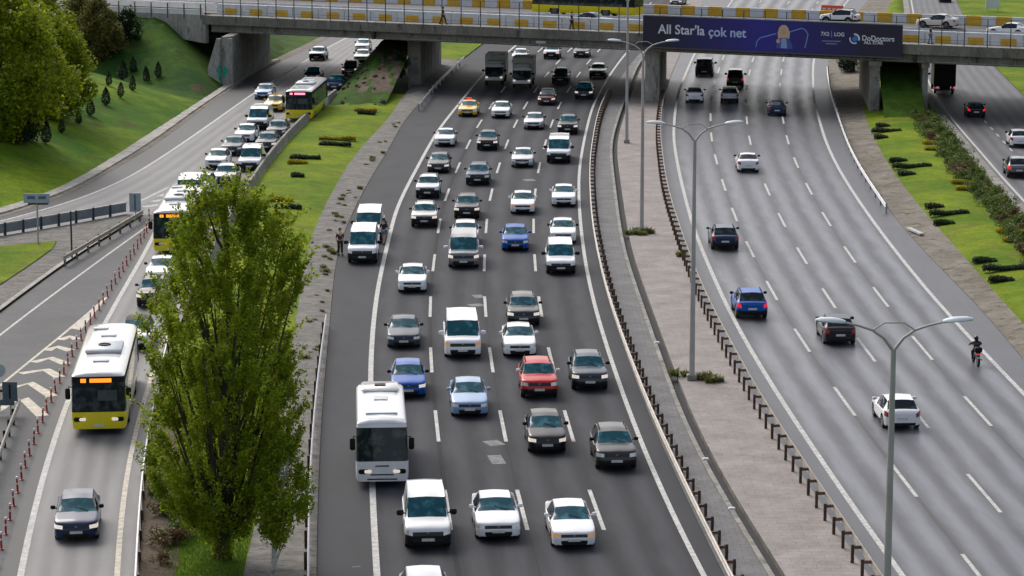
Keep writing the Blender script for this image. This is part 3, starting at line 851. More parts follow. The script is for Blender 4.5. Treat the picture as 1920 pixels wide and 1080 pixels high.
KIND = {
    'sedan': make_car(4.5, 1.80, 1.44, .19, .32, (.88, 3.52), SEDAN, .70, (.72, .94), (), .92, .95),
    'hatch': make_car(4.1, 1.77, 1.48, .19, .315, (.84, 3.40), HATCH, .72, (.75, .95), ('talltail',), .94, .96),
    'hatch_black_roof': make_car(4.1, 1.77, 1.48, .19, .315, (.84, 3.40), HATCH, .72, (.75, .95), ('talltail', 'blackroof'), .94, .96),
    'suv': make_car(4.45, 1.81, 1.64, .25, .355, (.90, 3.55), SUV, .745, (.9, 1.04), ('cladding', 'rails', 'talltail'), .9, .93),
    'suv_dark_nose': make_car(4.45, 1.81, 1.64, .25, .355, (.90, 3.55), SUV, .745, (.9, 1.04), ('cladding', 'darkbumper', 'rails', 'talltail'), .9, .93),
    'van': make_car(5.0, 1.93, 1.95, .24, .34, (.95, 4.0), VAN, .855, (.90, 1.12), ('talltail',)),
    'panel_van': make_car(5.0, 1.93, 1.95, .24, .34, (.95, 4.0), VAN, .855, (.90, 1.12), ('talltail', 'panel', 'darkbumper')),
    'small_van': make_car(4.4, 1.82, 1.82, .22, .325, (.88, 3.60), SVAN, .82, (.80, 1.05), ('talltail', 'panel', 'darkbumper')),
    'combi_van': make_car(4.4, 1.82, 1.82, .22, .325, (.88, 3.60), SVAN, .82, (.80, 1.05), ('talltail', 'cladding')),
}

# ------------------------------------------------------------------ buses, coach, trucks
def make_bus(L, W, H, low, rows, axles, rwheel, roofcol, win_step, coach=False):
    hw = W / 2
    z1, z2, z3, z4 = rows       # skirt top, sill of the glass, head of the glass, top of the side
    base = [(0, low), (hw * .95, low), (hw * .99, low + .12), (hw, z1), (hw, z2), (hw * (.97 if not coach else .955), z3), (hw * (.955 if not coach else .93), z4), (hw * .84, H - .06), (hw * .5, H), (0, H + .02)]
    def ring(k, dz):
        return [(y * k, z if j < 7 else z - dz) for j, (y, z) in enumerate(base)]
    st = [(0, ring(.86, .13), 'nose'), (.06, ring(.955, .07), 'nose'), (.22, ring(.995, .02), 'nose'), (.45, ring(1, 0), 'post')]
    x = .55
    k = 0
    while x + win_step < L - .5:
        st.append((x, ring(1, 0), 'win%02d' % k)); st.append((x + win_step - .1, ring(1, 0), 'post')); x += win_step; k += 1
    st += [(L - .3, ring(1, 0), 'tail'), (L - .08, ring(.98, .03), 'tail'), (L, ring(.92, .1), 'end')]
    # wheel arches
    Ra = rwheel + .09
    for xa in axles:
        for q_ in (-1.0, -.9, -.6, 0, .6, .9, 1.0):
            xe = xa + q_ * Ra
            if min(abs(xe - s[0]) for s in st) < .01: continue
            i = max(n_ for n_ in range(len(st)) if st[n_][0] <= xe)
            st.insert(i + 1, (xe, ring(1, 0), st[i][2]))
    rings = []
    for xx, rg, nm in st:
        rg = list(rg)
        for xa in axles:
            d = abs(xx - xa)
            if d < Ra + 1e-6:
                za = rwheel + math.sqrt(max(0, Ra * Ra - d * d))
                for j in range(3): rg[j] = (rg[j][0], max(rg[j][1], za + .012 * j))
        rings.append(rg)
    names = [s[2] for s in st]
    def ts(i, j, s):
        nm = names[i]; sd_ = 'L' if s > 0 else 'R'
        if j == 0: return 'underside'
        if j in (1, 2, 3): return 'body'
        if j == 4:
            if nm == 'nose': return 'windshield'
            return 'side_window:' + nm + sd_ if nm.startswith('win') else ('window_post:' + str(i) + sd_ if not coach else 'upper_body')
        if j == 5: return ('sign_band' if nm == 'nose' else 'upper_band') if not coach else 'upper_body'
        return 'roof'
    def tf(j):
        if j in (1, 2, 3): return 'body'
        if j == 4: return 'windshield'
        if j == 5: return 'sign_band' if not coach else 'upper_body'
        return 'roof'
    def tr(j):
        if j == 4: return 'rear_window'
        return tf(j) if j != 5 else 'roof'
    def deform(p):
        if p.x > -.5 and p.z > z2:
            p = p.copy(); p.x -= (p.z - z2) * (.06 if not coach else .2) * (1 - (-p.x) / .5 * .6)
        return p
    sh = shell([s[0] for s in st], rings, ts, tf, tr, deform)
    P = Proto(L)
    for tg in sorted(sh, key=lambda t: t != 'body'):
        v, f = sh[tg]; nm = tg.split(':')[0]
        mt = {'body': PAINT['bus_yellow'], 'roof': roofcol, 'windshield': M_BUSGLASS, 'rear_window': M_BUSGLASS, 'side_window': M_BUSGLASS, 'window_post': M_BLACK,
              'sign_band': M_BLACK, 'upper_band': M_BLACK, 'upper_body': roofcol, 'underside': M_BLACK}[nm]
        P.add(nm, mesh(nm, v, f, mt, 40), {'body': 'paint', 'upper_body': 'paint', 'roof': 'roof'}.get(nm))
    add_wheels(P, axles, hw, rwheel, .28)
    return P
def roof_kit(P, L, H, W):
    pod = MB().obox((0, 0, 0), (2.2, W * .68, .22), None, .06).me('air_conditioner', M_POD, 40)
    hatch = MB().obox((0, 0, 0), (.5, .75, .07), None, .02).me('roof_hatch', M_POD, 40)
    fan = MB().lathe([(.3, 0), (.3, .06), (.24, .07), (.2, .03)], 16, 'z').me('roof_fan', M_BLACK, 40)
    P.add('air_conditioner', pod, None, (-5.4, 0, H + .1))
    P.add('roof_fan', fan, None, (-5.4, 0, H + .2))
    P.add('roof_hatch', hatch, None, (-2.6, 0, H + .04)); P.add('roof_hatch', hatch, None, (-8.6, 0, H + .04))
    P.add('roof_hatch', hatch, None, (-10.4, -.5, H + .04))
def bus_front(P, W, zl, zs, zm, led, mir=1.0):
    hl = MB().obox((0, 0, 0), (.1, .34, .15), None, .04).me('headlight', M_LAMP, 40)
    pod = MB().obox((0, 0, 0), (.1, .62, .2), None, .05).me('lamp_housing', M_BLACK, 40)
    for s in (1, -1):
        i = P.add('lamp_housing', pod, None, (-.03, s * (W / 2 - .43), zl), (0, 0, s * -.13))
        P.add('headlight', hl, 'lamp', (.03, -s * .1, 0), (0, 0, 0), i)
    P.add('number_plate', PLATE, None, (.012, 0, zl - .3))
    if led:
        sg = MB()
        for y0, y1 in ((-.8, -.55), (-.38, .62)): sg.box(-.01, .02, y0, y1, -.09, .09)
        P.add('led_sign', sg.me('led_sign', M_LED), 'led', (zs[0], 0, zs[1]))
    mm = MB()
    mm.obox((0, .15, 0), (.12, .24, .52), None, .05); mm.tube([(0, -.05, .3), (.1, .1, .32), (.02, .15, .2)], .025, 6)
    me = mm.me('wing_mirror', M_BLACK, 40)
    P.add('wing_mirror', me, None, (-.05, W / 2 - .03, zm)); P.add('wing_mirror', me, None, (-.05, -W / 2 + .03, zm), (0, 0, math.pi))
def make_city_bus():
    P = make_bus(12.0, 2.55, 2.98, .32, (.78, 1.12, 2.5, 2.78), (2.7, 8.7), .48, PAINT['bus_white'], 1.45)
    roof_kit(P, 12, 2.98, 2.55)
    bus_front(P, 2.55, .78, (-.07, 2.6), 2.0, True)
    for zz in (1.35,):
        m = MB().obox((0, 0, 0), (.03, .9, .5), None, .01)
        P.add('windscreen_reflection', m.me('windscreen_reflection', plain('reflection_grey', (0.05, 0.065, 0.066), 0.5, var=0.3)), None, (-.03, .42, 1.9))  # paler panel standing in for the reflection in the bus windscreen
    dr = MB().box(-.02, .02, -1.0, 1.0, 0, 1)
    return P
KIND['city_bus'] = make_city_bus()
def make_coach():
    P = make_bus(7.7, 2.28, 2.95, .3, (.72, 1.18, 2.6, 2.78), (1.75, 5.7), .42, PAINT['white'], 1.2, coach=True)
    bus_front(P, 2.28, .74, (0, 0), 1.95, False)
    pod = MB().obox((0, 0, 0), (1.5, 1.7, .2), None, .07).me('air_conditioner', PAINT['bus_white'], 40)
    i = P.add('air_conditioner', pod, None, (-6.4, 0, 3.02))
    P.add('roof_fan', MB().obox((0, 0, 0), (.4, .5, .05), None, .02).me('roof_fan', M_BLACK), None, (.1, 0, .12), (0, 0, 0), i)
    P.add('roof_hatch', MB().obox((0, 0, 0), (.75, .62, .06), None, .02).me('roof_hatch', M_POD), None, (-4.3, 0, 2.98))
    P.add('roof_bar', MB().obox((0, 0, 0), (.1, 1.4, .1), None, .03).me('roof_bar', M_POD), None, (-1.3, 0, 2.98))
    for z, w in ((.98, .6), (.6, 1.0), (.4, 1.3)):
        P.add('grille', MB().obox((0, 0, 0), (.03, w, .05), None, .01).me('grille', M_GRILLE), None, (.01, 0, z))
    return P
KIND['coach'] = make_coach()
def make_truck(boxmat, cabL=1.75, boxL=4.0, boxH=3.0):
    """Light box truck: forward cab, box with a raised roof."""
    L = cabL + .1 + boxL
    W = 2.0; hw = W / 2
    base = [(0, .38), (hw * .93, .38), (hw * .98, .5), (hw, .85), (hw, 1.12), (hw * .95, 1.85), (hw * .9, 2.05), (hw * .75, 2.14), (hw * .4, 2.17), (0, 2.18)]
    def ring(k): return [(y * k, z) for y, z in base]
    st = [(0, ring(.86), 'nose'), (.06, ring(.95), 'nose'), (.22, ring(1), 'door'), (1.3, ring(1), 'post'), (cabL, ring(1), 'end')]
    nm_ = [s[2] for s in st]
    def ts(i, j, s):
        if j == 0: return 'underside'
        if j == 1: return 'bumper'
        if j == 4: return 'windshield' if nm_[i] == 'nose' else ('side_window:' + ('L' if s > 0 else 'R') if nm_[i] == 'door' else 'body')
        return 'body'
    def tf(j): return {1: 'bumper', 3: 'grille', 4: 'windshield'}.get(j, 'body')
    def deform(p):
        if p.x > -.6 and p.z > 1.12: p = p.copy(); p.x -= (p.z - 1.12) * .32
        return p
    sh = shell([s[0] for s in st], [s[1] for s in st], ts, tf, lambda j: 'body', deform)
    P = Proto(L)
    for tg in sorted(sh, key=lambda t: t != 'body'):
        v, f = sh[tg]; nm = tg.split(':')[0]
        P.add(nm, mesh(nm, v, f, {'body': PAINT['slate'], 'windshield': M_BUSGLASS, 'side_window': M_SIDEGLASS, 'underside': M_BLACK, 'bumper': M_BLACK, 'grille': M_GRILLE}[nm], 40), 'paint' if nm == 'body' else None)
    bx = P.add('cargo_box', MB().obox((0, 0, 0), (boxL, 2.2, boxH - .85), None, .04).me('cargo_box', boxmat), None, (-(cabL + .1 + boxL / 2), 0, .85 + (boxH - .85) / 2))
    P.add('chassis', MB().box(-L + .2, -.6, -.45, .45, .55, .86).me('chassis', M_BLACK), None)
    for s in (1, -1):
        P.add('cargo_door', MB().obox((0, 0, 0), (.04, 1.0, boxH - 1.1), None, .01).me('cargo_door', boxmat), None, (-boxL / 2 - .02, s * .52, 0), (0, 0, 0), bx)
        P.add('headlight', MB().obox((0, 0, 0), (.08, .36, .2), None, .03).me('headlight', M_LAMP), 'lamp', (-.02, s * .74, .82), (0, 0, s * -.2))
        P.add('taillight', MB().obox((0, 0, 0), (.05, .22, .14), None, .02).me('taillight', M_TAIL), 'tail', (-L + .02, s * .9, .7))
        P.add('wing_mirror', MIRROR_BIG, None, (-.35, s * 1.0, 1.5), (0, 0, 0 if s > 0 else math.pi))
    P.add('roof_fairing', MB().obox((0, 0, 0), (.9, 1.7, .3), None, .1).me('roof_fairing', boxmat, 40), None, (-1.2, 0, 2.3))
    P.add('number_plate', PLATE, None, (.012, 0, .55))
    P.add('bumper_bar', MB().box(-L - .02, -L + .1, -1.0, 1.0, .45, .58).me('bumper_bar', M_RUST), None)
    add_wheels(P, (.95, L - 1.3), 1.0, .37, .24)
    return P
KIND['grey_truck'] = make_truck(M_BOXGREY)
KIND['olive_truck'] = make_truck(M_BOXGREEN)
KIND['black_truck'] = make_truck(M_BOXBLACK, boxL=5.0, boxH=3.2)

VR = random.Random(17)
def put(kind, name, front, fwd, color, label, cat, group=None, lamp=None, tail=None, roof=None, mirror=None, led=None, rear=False, z=0.0):
    """Set a vehicle down with its front (or rear) at a spot, heading along fwd."""
    P = KIND[kind]
    f = Vector((fwd[0], fwd[1], 0)).normalized()
    p = Vector((front[0], front[1], z))
    if rear: p = p + f * P.L
    mid = p - f * (P.L / 2)
    root = empty(name, mid, math.atan2(f.y, f.x))
    tag(root, label, cat, group)
    if P.L < 6: root.scale = (VR.uniform(.97, 1.03), VR.uniform(.97, 1.02), VR.uniform(.97, 1.035))
    made = []
    ov = {'paint': PAINT[color], 'lamp': lamp, 'tail': tail, 'roof': PAINT.get(roof) if roof else None, 'mirror': PAINT.get(mirror) if mirror else None, 'led': led}
    for nm, me, key, loc, rot, par in P.parts:
        o = bpy.data.objects.new(nm, me)
        COL.objects.link(o)
        if par is None:
            o.parent = root; o.location = (loc[0] + P.L / 2, loc[1], loc[2])
        else:
            o.parent = made[par]; o.location = loc
        o.rotation_euler = rot
        if key and ov.get(key) is not None:
            o.material_slots[0].link = 'OBJECT'; o.material_slots[0].material = ov[key]
        made.append(o)
    return root

def lane_dir(ea, eb, p):
    xa, xb = ea(p.y), eb(p.y)
    t = (p.x - xa) / (xb - xa) if xb != xa else 0.5
    s = ea.slope(p.y) * (1 - t) + eb.slope(p.y) * t
    return Vector((s, 1.0, 0)).normalized()
def on_c(x, y, kind, color, name, label, cat, **kw):
    p = G(x, y, 0.22); d = lane_dir(E_CL, E_CR, p)
    return put(kind, name, p, -d, color, label, cat, kw.pop('group', 'vehicles coming down the main carriageway'), **kw)
def on_d(x, y, kind, color, name, label, cat, **kw):
    p = G(x, y, 0.22); d = lane_dir(E_DL, E_DR, p)
    return put(kind, name, p, d, color, label, cat, kw.pop('group', 'vehicles driving away on the right carriageway'), rear=True, **kw)
def on_a(x, y, kind, color, name, label, cat, turn=0.0, **kw):
    p = G(x, y, 0.22)
    d = lane_dir(E_A2L, E_A2R, p) if p.y < 190 else lane_dir(E_AL, E_AB, p)
    d = Matrix.Rotation(turn, 3, 'Z') @ d
    return put(kind, name, p, -d, color, label, cat, kw.pop('group', 'vehicles queueing on the left road'), **kw)
LIT, AMB = M_LAMP_LIT, M_AMBER
GP = 'white vans parked on the hard shoulder'
# --- main carriageway, nearest first
on_c(803, 1024, 'small_van', 'white', 'delivery_van', 'white delivery van with black bumper, nearest in its lane below the coach', 'van')
on_c(935, 1007, 'sedan', 'white', 'sedan_car', 'white sedan with silver mirrors beside the nearest white delivery van', 'car', mirror='white')
on_c(1077, 1022, 'sedan', 'white', 'sedan_car', 'white sedan with amber headlights, nearest car at the bottom of the main carriageway', 'car', lamp=AMB, mirror='white')
on_c(717, 906, 'coach', 'white', 'coach_bus', 'white coach with big dark windscreen straddling the solid edge line', 'bus', lamp=LIT)
on_c(1157, 876, 'suv', 'bronze', 'suv_car', 'charcoal SUV next to the right edge line in the lowest rows', 'car')
on_c(1027, 844, 'hatch', 'black', 'hatchback_car', 'black hatchback with lit headlights in front of the red car', 'car', lamp=LIT)
on_c(881, 776, 'sedan', 'light_blue', 'sedan_car', 'light blue sedan in the second lane beside the coach', 'car', mirror='light_blue')
on_c(1012, 742, 'suv', 'red', 'suv_car', 'red compact SUV, the only red car on the main carriageway', 'car', mirror='white')
on_c(1107, 727, 'suv', 'slate', 'suv_car', 'slate grey SUV in the fast lane right of the red car', 'car', lamp=LIT)
on_c(766, 740, 'hatch', 'blue', 'hatchback_car', 'deep blue hatchback with pale roof just behind the white coach', 'car', lamp=LIT)
on_c(757, 647, 'sedan', 'slate', 'sedan_car', 'slate grey sedan in the slow lane behind the deep blue hatchback', 'car')
on_c(868, 667, 'van', 'white', 'passenger_van', 'white passenger van with amber headlights in the second lane', 'van', lamp=AMB, mirror='white')
on_c(975, 664, 'sedan', 'white', 'sedan_car', 'white sedan right behind the red SUV, beside the white passenger van', 'car', mirror='white')
on_c(982, 606, 'suv', 'dark_grey', 'suv_car', 'dark grey SUV close behind the white sedan in the third lane', 'car', lamp=LIT)
on_c(773, 544, 'sedan', 'white', 'sedan_car', 'white sedan alone in the slow lane right of the parked vans', 'car', mirror='white')
on_c(1052, 510, 'small_van', 'white', 'delivery_van', 'white small van with black bumper near the right edge line', 'van')
on_c(869, 498, 'van', 'grey', 'passenger_van', 'grey passenger van with white roof hiding a white car behind it', 'van', lamp=LIT, mirror='white')
on_c(872, 457, 'hatch', 'white', 'hatchback_car', 'white hatchback mostly hidden behind the grey passenger van', 'car')
on_c(1056, 452, 'sedan', 'white', 'sedan_car', 'white sedan partly hidden behind the small white van', 'car')
on_c(966, 466, 'hatch', 'blue', 'hatchback_car', 'bright blue hatchback in the third lane at mid height', 'car', mirror='blue')
on_c(980, 397, 'sedan', 'white', 'sedan_car', 'white sedan in the third lane ahead of the blue hatchback on the road', 'car', mirror='white', lamp=AMB)
on_c(1057, 383, 'sedan', 'white', 'sedan_car', 'white sedan with black lower bumper touching the right edge line', 'car', mirror='white')
on_c(875, 406, 'suv_dark_nose', 'brown', 'suv_car', 'dark brown SUV in the second lane behind the grey van', 'car', lamp=LIT)
on_c(795, 422, 'suv_dark_nose', 'cream', 'suv_car', 'beige SUV with dark nose in the slow lane', 'car', lamp=LIT)
on_c(801, 368, 'suv_dark_nose', 'white', 'suv_car', 'white SUV with dark nose between the beige SUV and a black hatchback', 'car')
on_c(821, 320, 'hatch', 'dark_grey', 'hatchback_car', 'charcoal hatchback behind the white SUV in the slow lane', 'car', lamp=LIT)
on_c(895, 343, 'suv_dark_nose', 'dark_blue', 'suv_car', 'dark blue SUV with white roof in the second lane', 'car')
on_c(979, 310, 'sedan', 'silver', 'sedan_car', 'silver sedan in the third lane left of the white high-roof van', 'car')
on_c(1047, 302, 'panel_van', 'white', 'panel_van', 'white panel van with black bumper beside the right edge line, far up the road', 'van')
on_c(913, 278, 'suv_dark_nose', 'brown', 'suv_car', 'dark brown SUV beside the white sedan on the left edge line', 'car', lamp=LIT)
on_c(833, 271, 'sedan', 'white', 'sedan_car', 'white sedan hugging the left edge line below the yellow taxi', 'car')
on_c(1064, 248, 'suv_dark_nose', 'black', 'suv_car', 'black SUV with pale roof behind the white panel van', 'car', lamp=LIT)
on_c(1000, 239, 'sedan', 'silver', 'sedan_car', 'silver sedan left of the black SUV with pale roof', 'car')
on_c(938, 218, 'sedan', 'white', 'sedan_car', 'white sedan right of the yellow taxi near the overpass', 'car', mirror='white')
taxi = on_c(876, 215, 'sedan', 'yellow', 'taxi_car', 'yellow taxi with red roof sign on the main carriageway', 'taxi', mirror='yellow')
on_c(1024, 194, 'hatch', 'dark_red', 'hatchback_car', 'dark maroon hatchback in the overpass shade, third lane', 'car', lamp=LIT)
on_c(1094, 183, 'suv', 'black', 'suv_car', 'black SUV with glaring headlights in the overpass shade', 'car', lamp=LIT)
on_c(926, 156, 'grey_truck', 'white', 'box_truck', 'grey box truck under the overpass, left one of the pair', 'truck', lamp=LIT)
on_c(978, 162, 'olive_truck', 'white', 'box_truck', 'olive grey box truck under the overpass, right one of the pair', 'truck', lamp=LIT)
on_c(1050, 154, 'suv_dark_nose', 'black', 'suv_car', 'black SUV under the overpass right of the box trucks', 'car')
on_c(1120, 144, 'suv_dark_nose', 'cream', 'suv_car', 'pale SUV with dark nose under the overpass by the median', 'car')
on_c(973, 113, 'sedan', 'white', 'sedan_car', 'white sedan appearing below the overpass girder above the box trucks', 'car')
on_c(1033, 108, 'suv_dark_nose', 'white', 'suv_car', 'white SUV just below the overpass girder, middle of three', 'car', lamp=LIT)
on_c(1089, 105, 'hatch', 'dark_grey', 'hatchback_car', 'dark hatchback with its roof cut off by the overpass girder', 'car', lamp=LIT)
on_c(800, 1168, 'hatch', 'white', 'hatchback_car', 'white car roof just peeping in at the bottom edge', 'car')
# --- hard shoulder
p = G(679, 490, .22); put('panel_van', 'panel_van', p, -lane_dir(E_CL, E_CR, p), 'white', 'front one of two white vans parked on the hard shoulder', 'van', GP)
p = G(690, 449, .22); put('panel_van', 'panel_van', p, -lane_dir(E_CL, E_CR, p), 'white', 'rear one of two white vans parked on the hard shoulder', 'van', GP)
# --- left road
on_a(143, 1008, 'hatch', 'dark_blue', 'hatchback_car', 'dark navy hatchback, nearest car on the left road', 'car', lamp=LIT)
on_a(186, 808, 'city_bus', 'bus_yellow', 'city_bus', 'yellow city bus with white roof, nearest bus on the left road', 'bus', lamp=LIT)
on_a(253, 651, 'hatch_black_roof', 'white', 'hatchback_car', 'white hatchback with black roof behind the nearest yellow bus', 'car', mirror='white')
on_a(284, 572, 'suv', 'bronze', 'suv_car', 'charcoal SUV on the left road beside the big tree', 'car', lamp=LIT)
on_a(299, 527, 'sedan', 'white', 'sedan_car', 'white sedan between the charcoal SUV and the second bus', 'car')
on_a(324, 473, 'city_bus', 'bus_yellow', 'city_bus', 'yellow city bus half hidden by the top of the big tree', 'bus')
on_a(352, 385, 'panel_van', 'white', 'panel_van', 'white minibus directly behind the half hidden bus', 'van')
on_a(371, 362, 'hatch', 'white', 'hatchback_car', 'white hatchback half hidden behind the white minibus', 'car')
on_a(396, 412, 'combi_van', 'blue', 'passenger_van', 'blue van with white roof showing above the big tree', 'van', roof='white')
on_a(403, 313, 'hatch', 'white', 'hatchback_car', 'white hatchback with dark plate at the left side of the queue', 'car')
on_a(419, 347, 'suv_dark_nose', 'cream', 'suv_car', 'pale SUV with black nose, front of the queue below the white van', 'car', lamp=LIT)
on_a(467, 318, 'small_van', 'white', 'delivery_van', 'white small van next to the roadside wall in the queue', 'van')
on_a(433, 288, 'hatch', 'dark_grey', 'hatchback_car', 'dark car with pale bonnet wedged in the middle of the queue', 'car')
on_a(457, 264, 'hatch', 'white', 'hatchback_car', 'white hatchback left of the two dark SUVs in the queue', 'car')
on_a(497, 281, 'suv', 'bronze', 'suv_car', 'charcoal SUV by the wall right behind the white small van', 'car', lamp=LIT)
on_a(517, 258, 'suv', 'dark_grey', 'suv_car', 'dark grey SUV by the wall below the yellow bus', 'car')
on_a(481, 241, 'panel_van', 'white', 'panel_van', 'white panel van in the queue below the yellow taxi', 'van')
taxi2 = on_a(511, 206, 'hatch', 'yellow', 'taxi_car', 'yellow taxi squeezed left of the far yellow bus', 'taxi', mirror='yellow')
on_a(492, 183, 'hatch', 'light_blue', 'hatchback_car', 'pale blue hatchback above the yellow taxi, near the abutment', 'car', lamp=LIT)
bus3 = on_a(560, 224, 'city_bus', 'bus_yellow', 'city_bus', 'yellow city bus coming out from under the overpass', 'bus', led=M_LED_PINK)
on_a(626, 166, 'hatch', 'dark_blue', 'hatchback_car', 'dark blue hatchback right of the far bus, below the black SUV', 'car')
on_a(655, 139, 'suv', 'black', 'suv_car', 'black SUV under the overpass beside the rubble slope', 'car', lamp=LIT)
on_a(677, 115, 'hatch', 'white', 'hatchback_car', 'white hatchback following the black SUV under the overpass', 'car')
on_a(678, 94, 'hatch', 'white', 'hatchback_car', 'white hatchback with blue windscreen touching the overpass girder', 'car')
on_a(593, 111, 'suv_dark_nose', 'silver', 'suv_car', 'silver SUV alone in the left lane under the overpass', 'car')
on_a(584, 150, 'hatch', 'black', 'hatchback_car', 'black car hidden behind the far bus in the shade', 'car')
# --- right carriageway
on_d(1360, 464, 'suv', 'dark_blue', 'suv_car', 'dark navy SUV in the left lane, driving away', 'car', tail=M_TAIL)
on_d(1411, 593, 'suv', 'blue', 'suv_car', 'blue SUV with white roof driving away below the dark navy SUV', 'car', tail=M_TAIL_LIT)
on_d(1576, 641, 'hatch', 'black', 'hatchback_car', 'black hatchback driving away beneath the street lamp head', 'car')
on_d(1693, 799, 'hatch', 'white', 'hatchback_car', 'white hatchback with red tail lamps behind the nearest lamp post', 'car', mirror='white')
on_d(1403, 319, 'sedan', 'white', 'sedan_car', 'white sedan alone in the second lane, driving away', 'car')
on_d(1320, 141, 'panel_van', 'black', 'panel_van', 'black van at the top of the right carriageway beyond the overpass', 'van')
on_d(1378, 161, 'combi_van', 'green', 'passenger_van', 'dark green van with red tail lamps under the overpass', 'van', tail=M_TAIL_LIT)
on_d(1368, 190, 'suv', 'silver', 'suv_car', 'silver SUV following the dark green van', 'car', tail=M_TAIL)
on_d(1302, 189, 'sedan', 'white', 'sedan_car', 'white sedan in the left lane below the black van', 'car')
on_d(1457, 214, 'sedan', 'dark_blue', 'sedan_car', 'dark blue sedan in the third lane in the overpass shade', 'car')
def on_e(x, y, kind, color, name, label, cat, **kw):
    p = G(x, y, 0.22); d = lane_dir(E_EL, E_ER, p)
    return put(kind, name, p, d, color, label, cat, 'vehicles on the far right road', rear=True, **kw)
on_e(1771, 174, 'black_truck', 'black', 'box_truck', 'black box truck under the right end of the overpass', 'truck', tail=M_TAIL_LIT)
on_e(1831, 217, 'hatch', 'black', 'hatchback_car', 'black car with red tail lamp bar on the far right road', 'car', tail=M_TAIL_LIT)
on_e(1913, 273, 'hatch', 'white', 'hatchback_car', 'white car cut by the right edge, upper of two', 'car')
on_e(1911, 330, 'suv', 'grey', 'suv_car', 'grey SUV with pale roof cut by the right edge, lower of two', 'car', tail=M_TAIL_LIT)
# roof signs of the taxis
def roof_sign(root, mat, x=-2.35 + 2.25):
    s = MB().obox((0, 0, 0), (.16, .5, .16), None, .03)
    o = s.build('roof_sign', mat, root); o.location = (x, 0, 1.53)
M_SIGNRED = plain('taxi_sign_red', (0.75, 0.03, 0.02), 0.4, emit=((1, .05, .03), .5))
roof_sign(taxi, M_SIGNRED); 
M_SIGNYEL = plain('taxi_sign_yellow', (0.8, 0.5, 0.02), 0.4)
roof_sign(taxi2, M_SIGNYEL)
# advert wrap on the rear of the far bus
for s in (1, -1): MB().box(-5.9, -3.4, s * 1.282, s * 1.29, .45, 1.1).build('advert_panel', M_AD, bus3)
# ------------------------------------------------------------------ the overpass
M_YEL = plain('barrier_yellow', (0.62, 0.36, 0.02), 0.6, var=0.18, scale=2.0)
M_WHT = plain('barrier_white', (0.62, 0.63, 0.66), 0.6, var=0.12, scale=1.2)
M_DECK = two_tone('deck_asphalt', (0.1, 0.098, 0.096), (0.14, 0.137, 0.134), 0.3, 0.7, 6.0, bump=0.2)
M_FENCE = plain('fence_steel', (0.05, 0.055, 0.065), 0.5, 0.5)
M_BOARD = None
M_DARKRAIL = plain('rail_dark', (0.12, 0.1, 0.1), 0.6, 0.3)
Z_BOT, Z_LEDGE, Z_DECK = 5.1, 5.92, 6.86
def BP(s, v, z): 
    p = B0 + BU * s + BV * v
    return Vector((p.x, p.y, z))
B_ANG = math.atan2(BU.y, BU.x)
def bs_of(px, py, v=0.0):
    """Where a line of sight meets the upright plane v metres behind the near face: (s, z)."""
    x, y, u = ray(px, py)
    o = B0 + BV * v
    den = x * BV.x + y * BV.y
    t = (o.x * BV.x + o.y * BV.y) / den
    p = Vector((x * t, y * t))
    return (p - B0).dot(BU), CAM_H + u * t
S0, S1 = bs_of(385, 45)[0], 120.0
WID = 24.0
bridge = empty('overpass', BP(0, 0, 0), B_ANG)
tag(bridge, 'concrete overpass with yellow and white barriers crossing above all carriageways', 'bridge')
def bbox(name, s0, s1, v0, v1, z0, z1, mat, parent=bridge):
    return MB().box(s0, s1, v0, v1, z0, z1).build(name, mat, parent)
bbox('deck', S0 - 70, S1, 0.35, WID, Z_LEDGE, Z_DECK - 0.12, M_CONC_DK)
bbox('edge_beam', S0 - 0.4, S1, -0.02, 0.35, Z_LEDGE + .003, Z_DECK, M_CONC_DK)
bbox('deck_surface', S0 - 70, S1, 2.75, WID - 0.4, Z_DECK - .119, Z_DECK + 0.02, M_DECK)
bbox('footway', S0 - 0.4, S1, 0.35, 2.3, Z_DECK - .119, Z_DECK - 0.004, M_CONC)
for k, v in enumerate(np.linspace(0.4, WID - 1.4, 7)):
    bbox('girder', S0 + 0.5, S1, v, v + 0.9, Z_BOT, Z_LEDGE - .003, M_CONC_DK)
bbox('girder_flange', S0 + 0.5, S1, 0.32, 0.4, Z_BOT + .1, Z_BOT + .2, M_CONC)
# near barrier between footway and road: white concrete units with a yellow plate each
wp = MB().obox((0, 0, 0), (3.08, .4, 1.1), None, .03).me('barrier_unit', M_WHT)
yp = MB().obox((0, 0, 0), (1.5, .05, .62), None, .01).me('yellow_plate', M_YEL)
s = S0
while s < S1:
    o = link('barrier_unit', wp, bridge); o.location = (s + 1.57, 2.52, Z_DECK + .55)
    c = link('yellow_plate', yp, o); c.location = (.2, -.215, -.2)
    s += 3.15
# far barrier: whole units alternate
wf = MB().obox((0, 0, 0), (1.55, .35, .95), None, .03).me('far_barrier_unit', M_WHT); yf = MB().obox((0, 0, 0), (1.55, .36, .95), None, .03).me('far_barrier_unit', M_YEL)
s = S0 - 20; k = 0
while s < S1:
    o = link('far_barrier_unit', wf if k % 2 else yf, bridge); o.location = (s, WID - .3, Z_DECK + .48); s += 1.57; k += 1
# low white rail between the two directions
rail = MB().box(S0 - 65, bs_of(1206, 40)[0] + 30, 8.9, 9.05, Z_DECK + .45, Z_DECK + .78)
rail.build('median_rail', M_WHT, bridge)
pm = MB().box(-.06, .06, -.06, .06, 0, .5).me('rail_post', M_DARKRAIL)
for s in np.arange(S0 - 65, S1, 4.0):
    o = link('rail_post', pm, bridge); o.location = (s, 9.12, Z_DECK)
bbox('median_rail', bs_of(1693, 60)[0], S1, 8.9, 9.05, Z_DECK + .45, Z_DECK + .78, M_WHT)
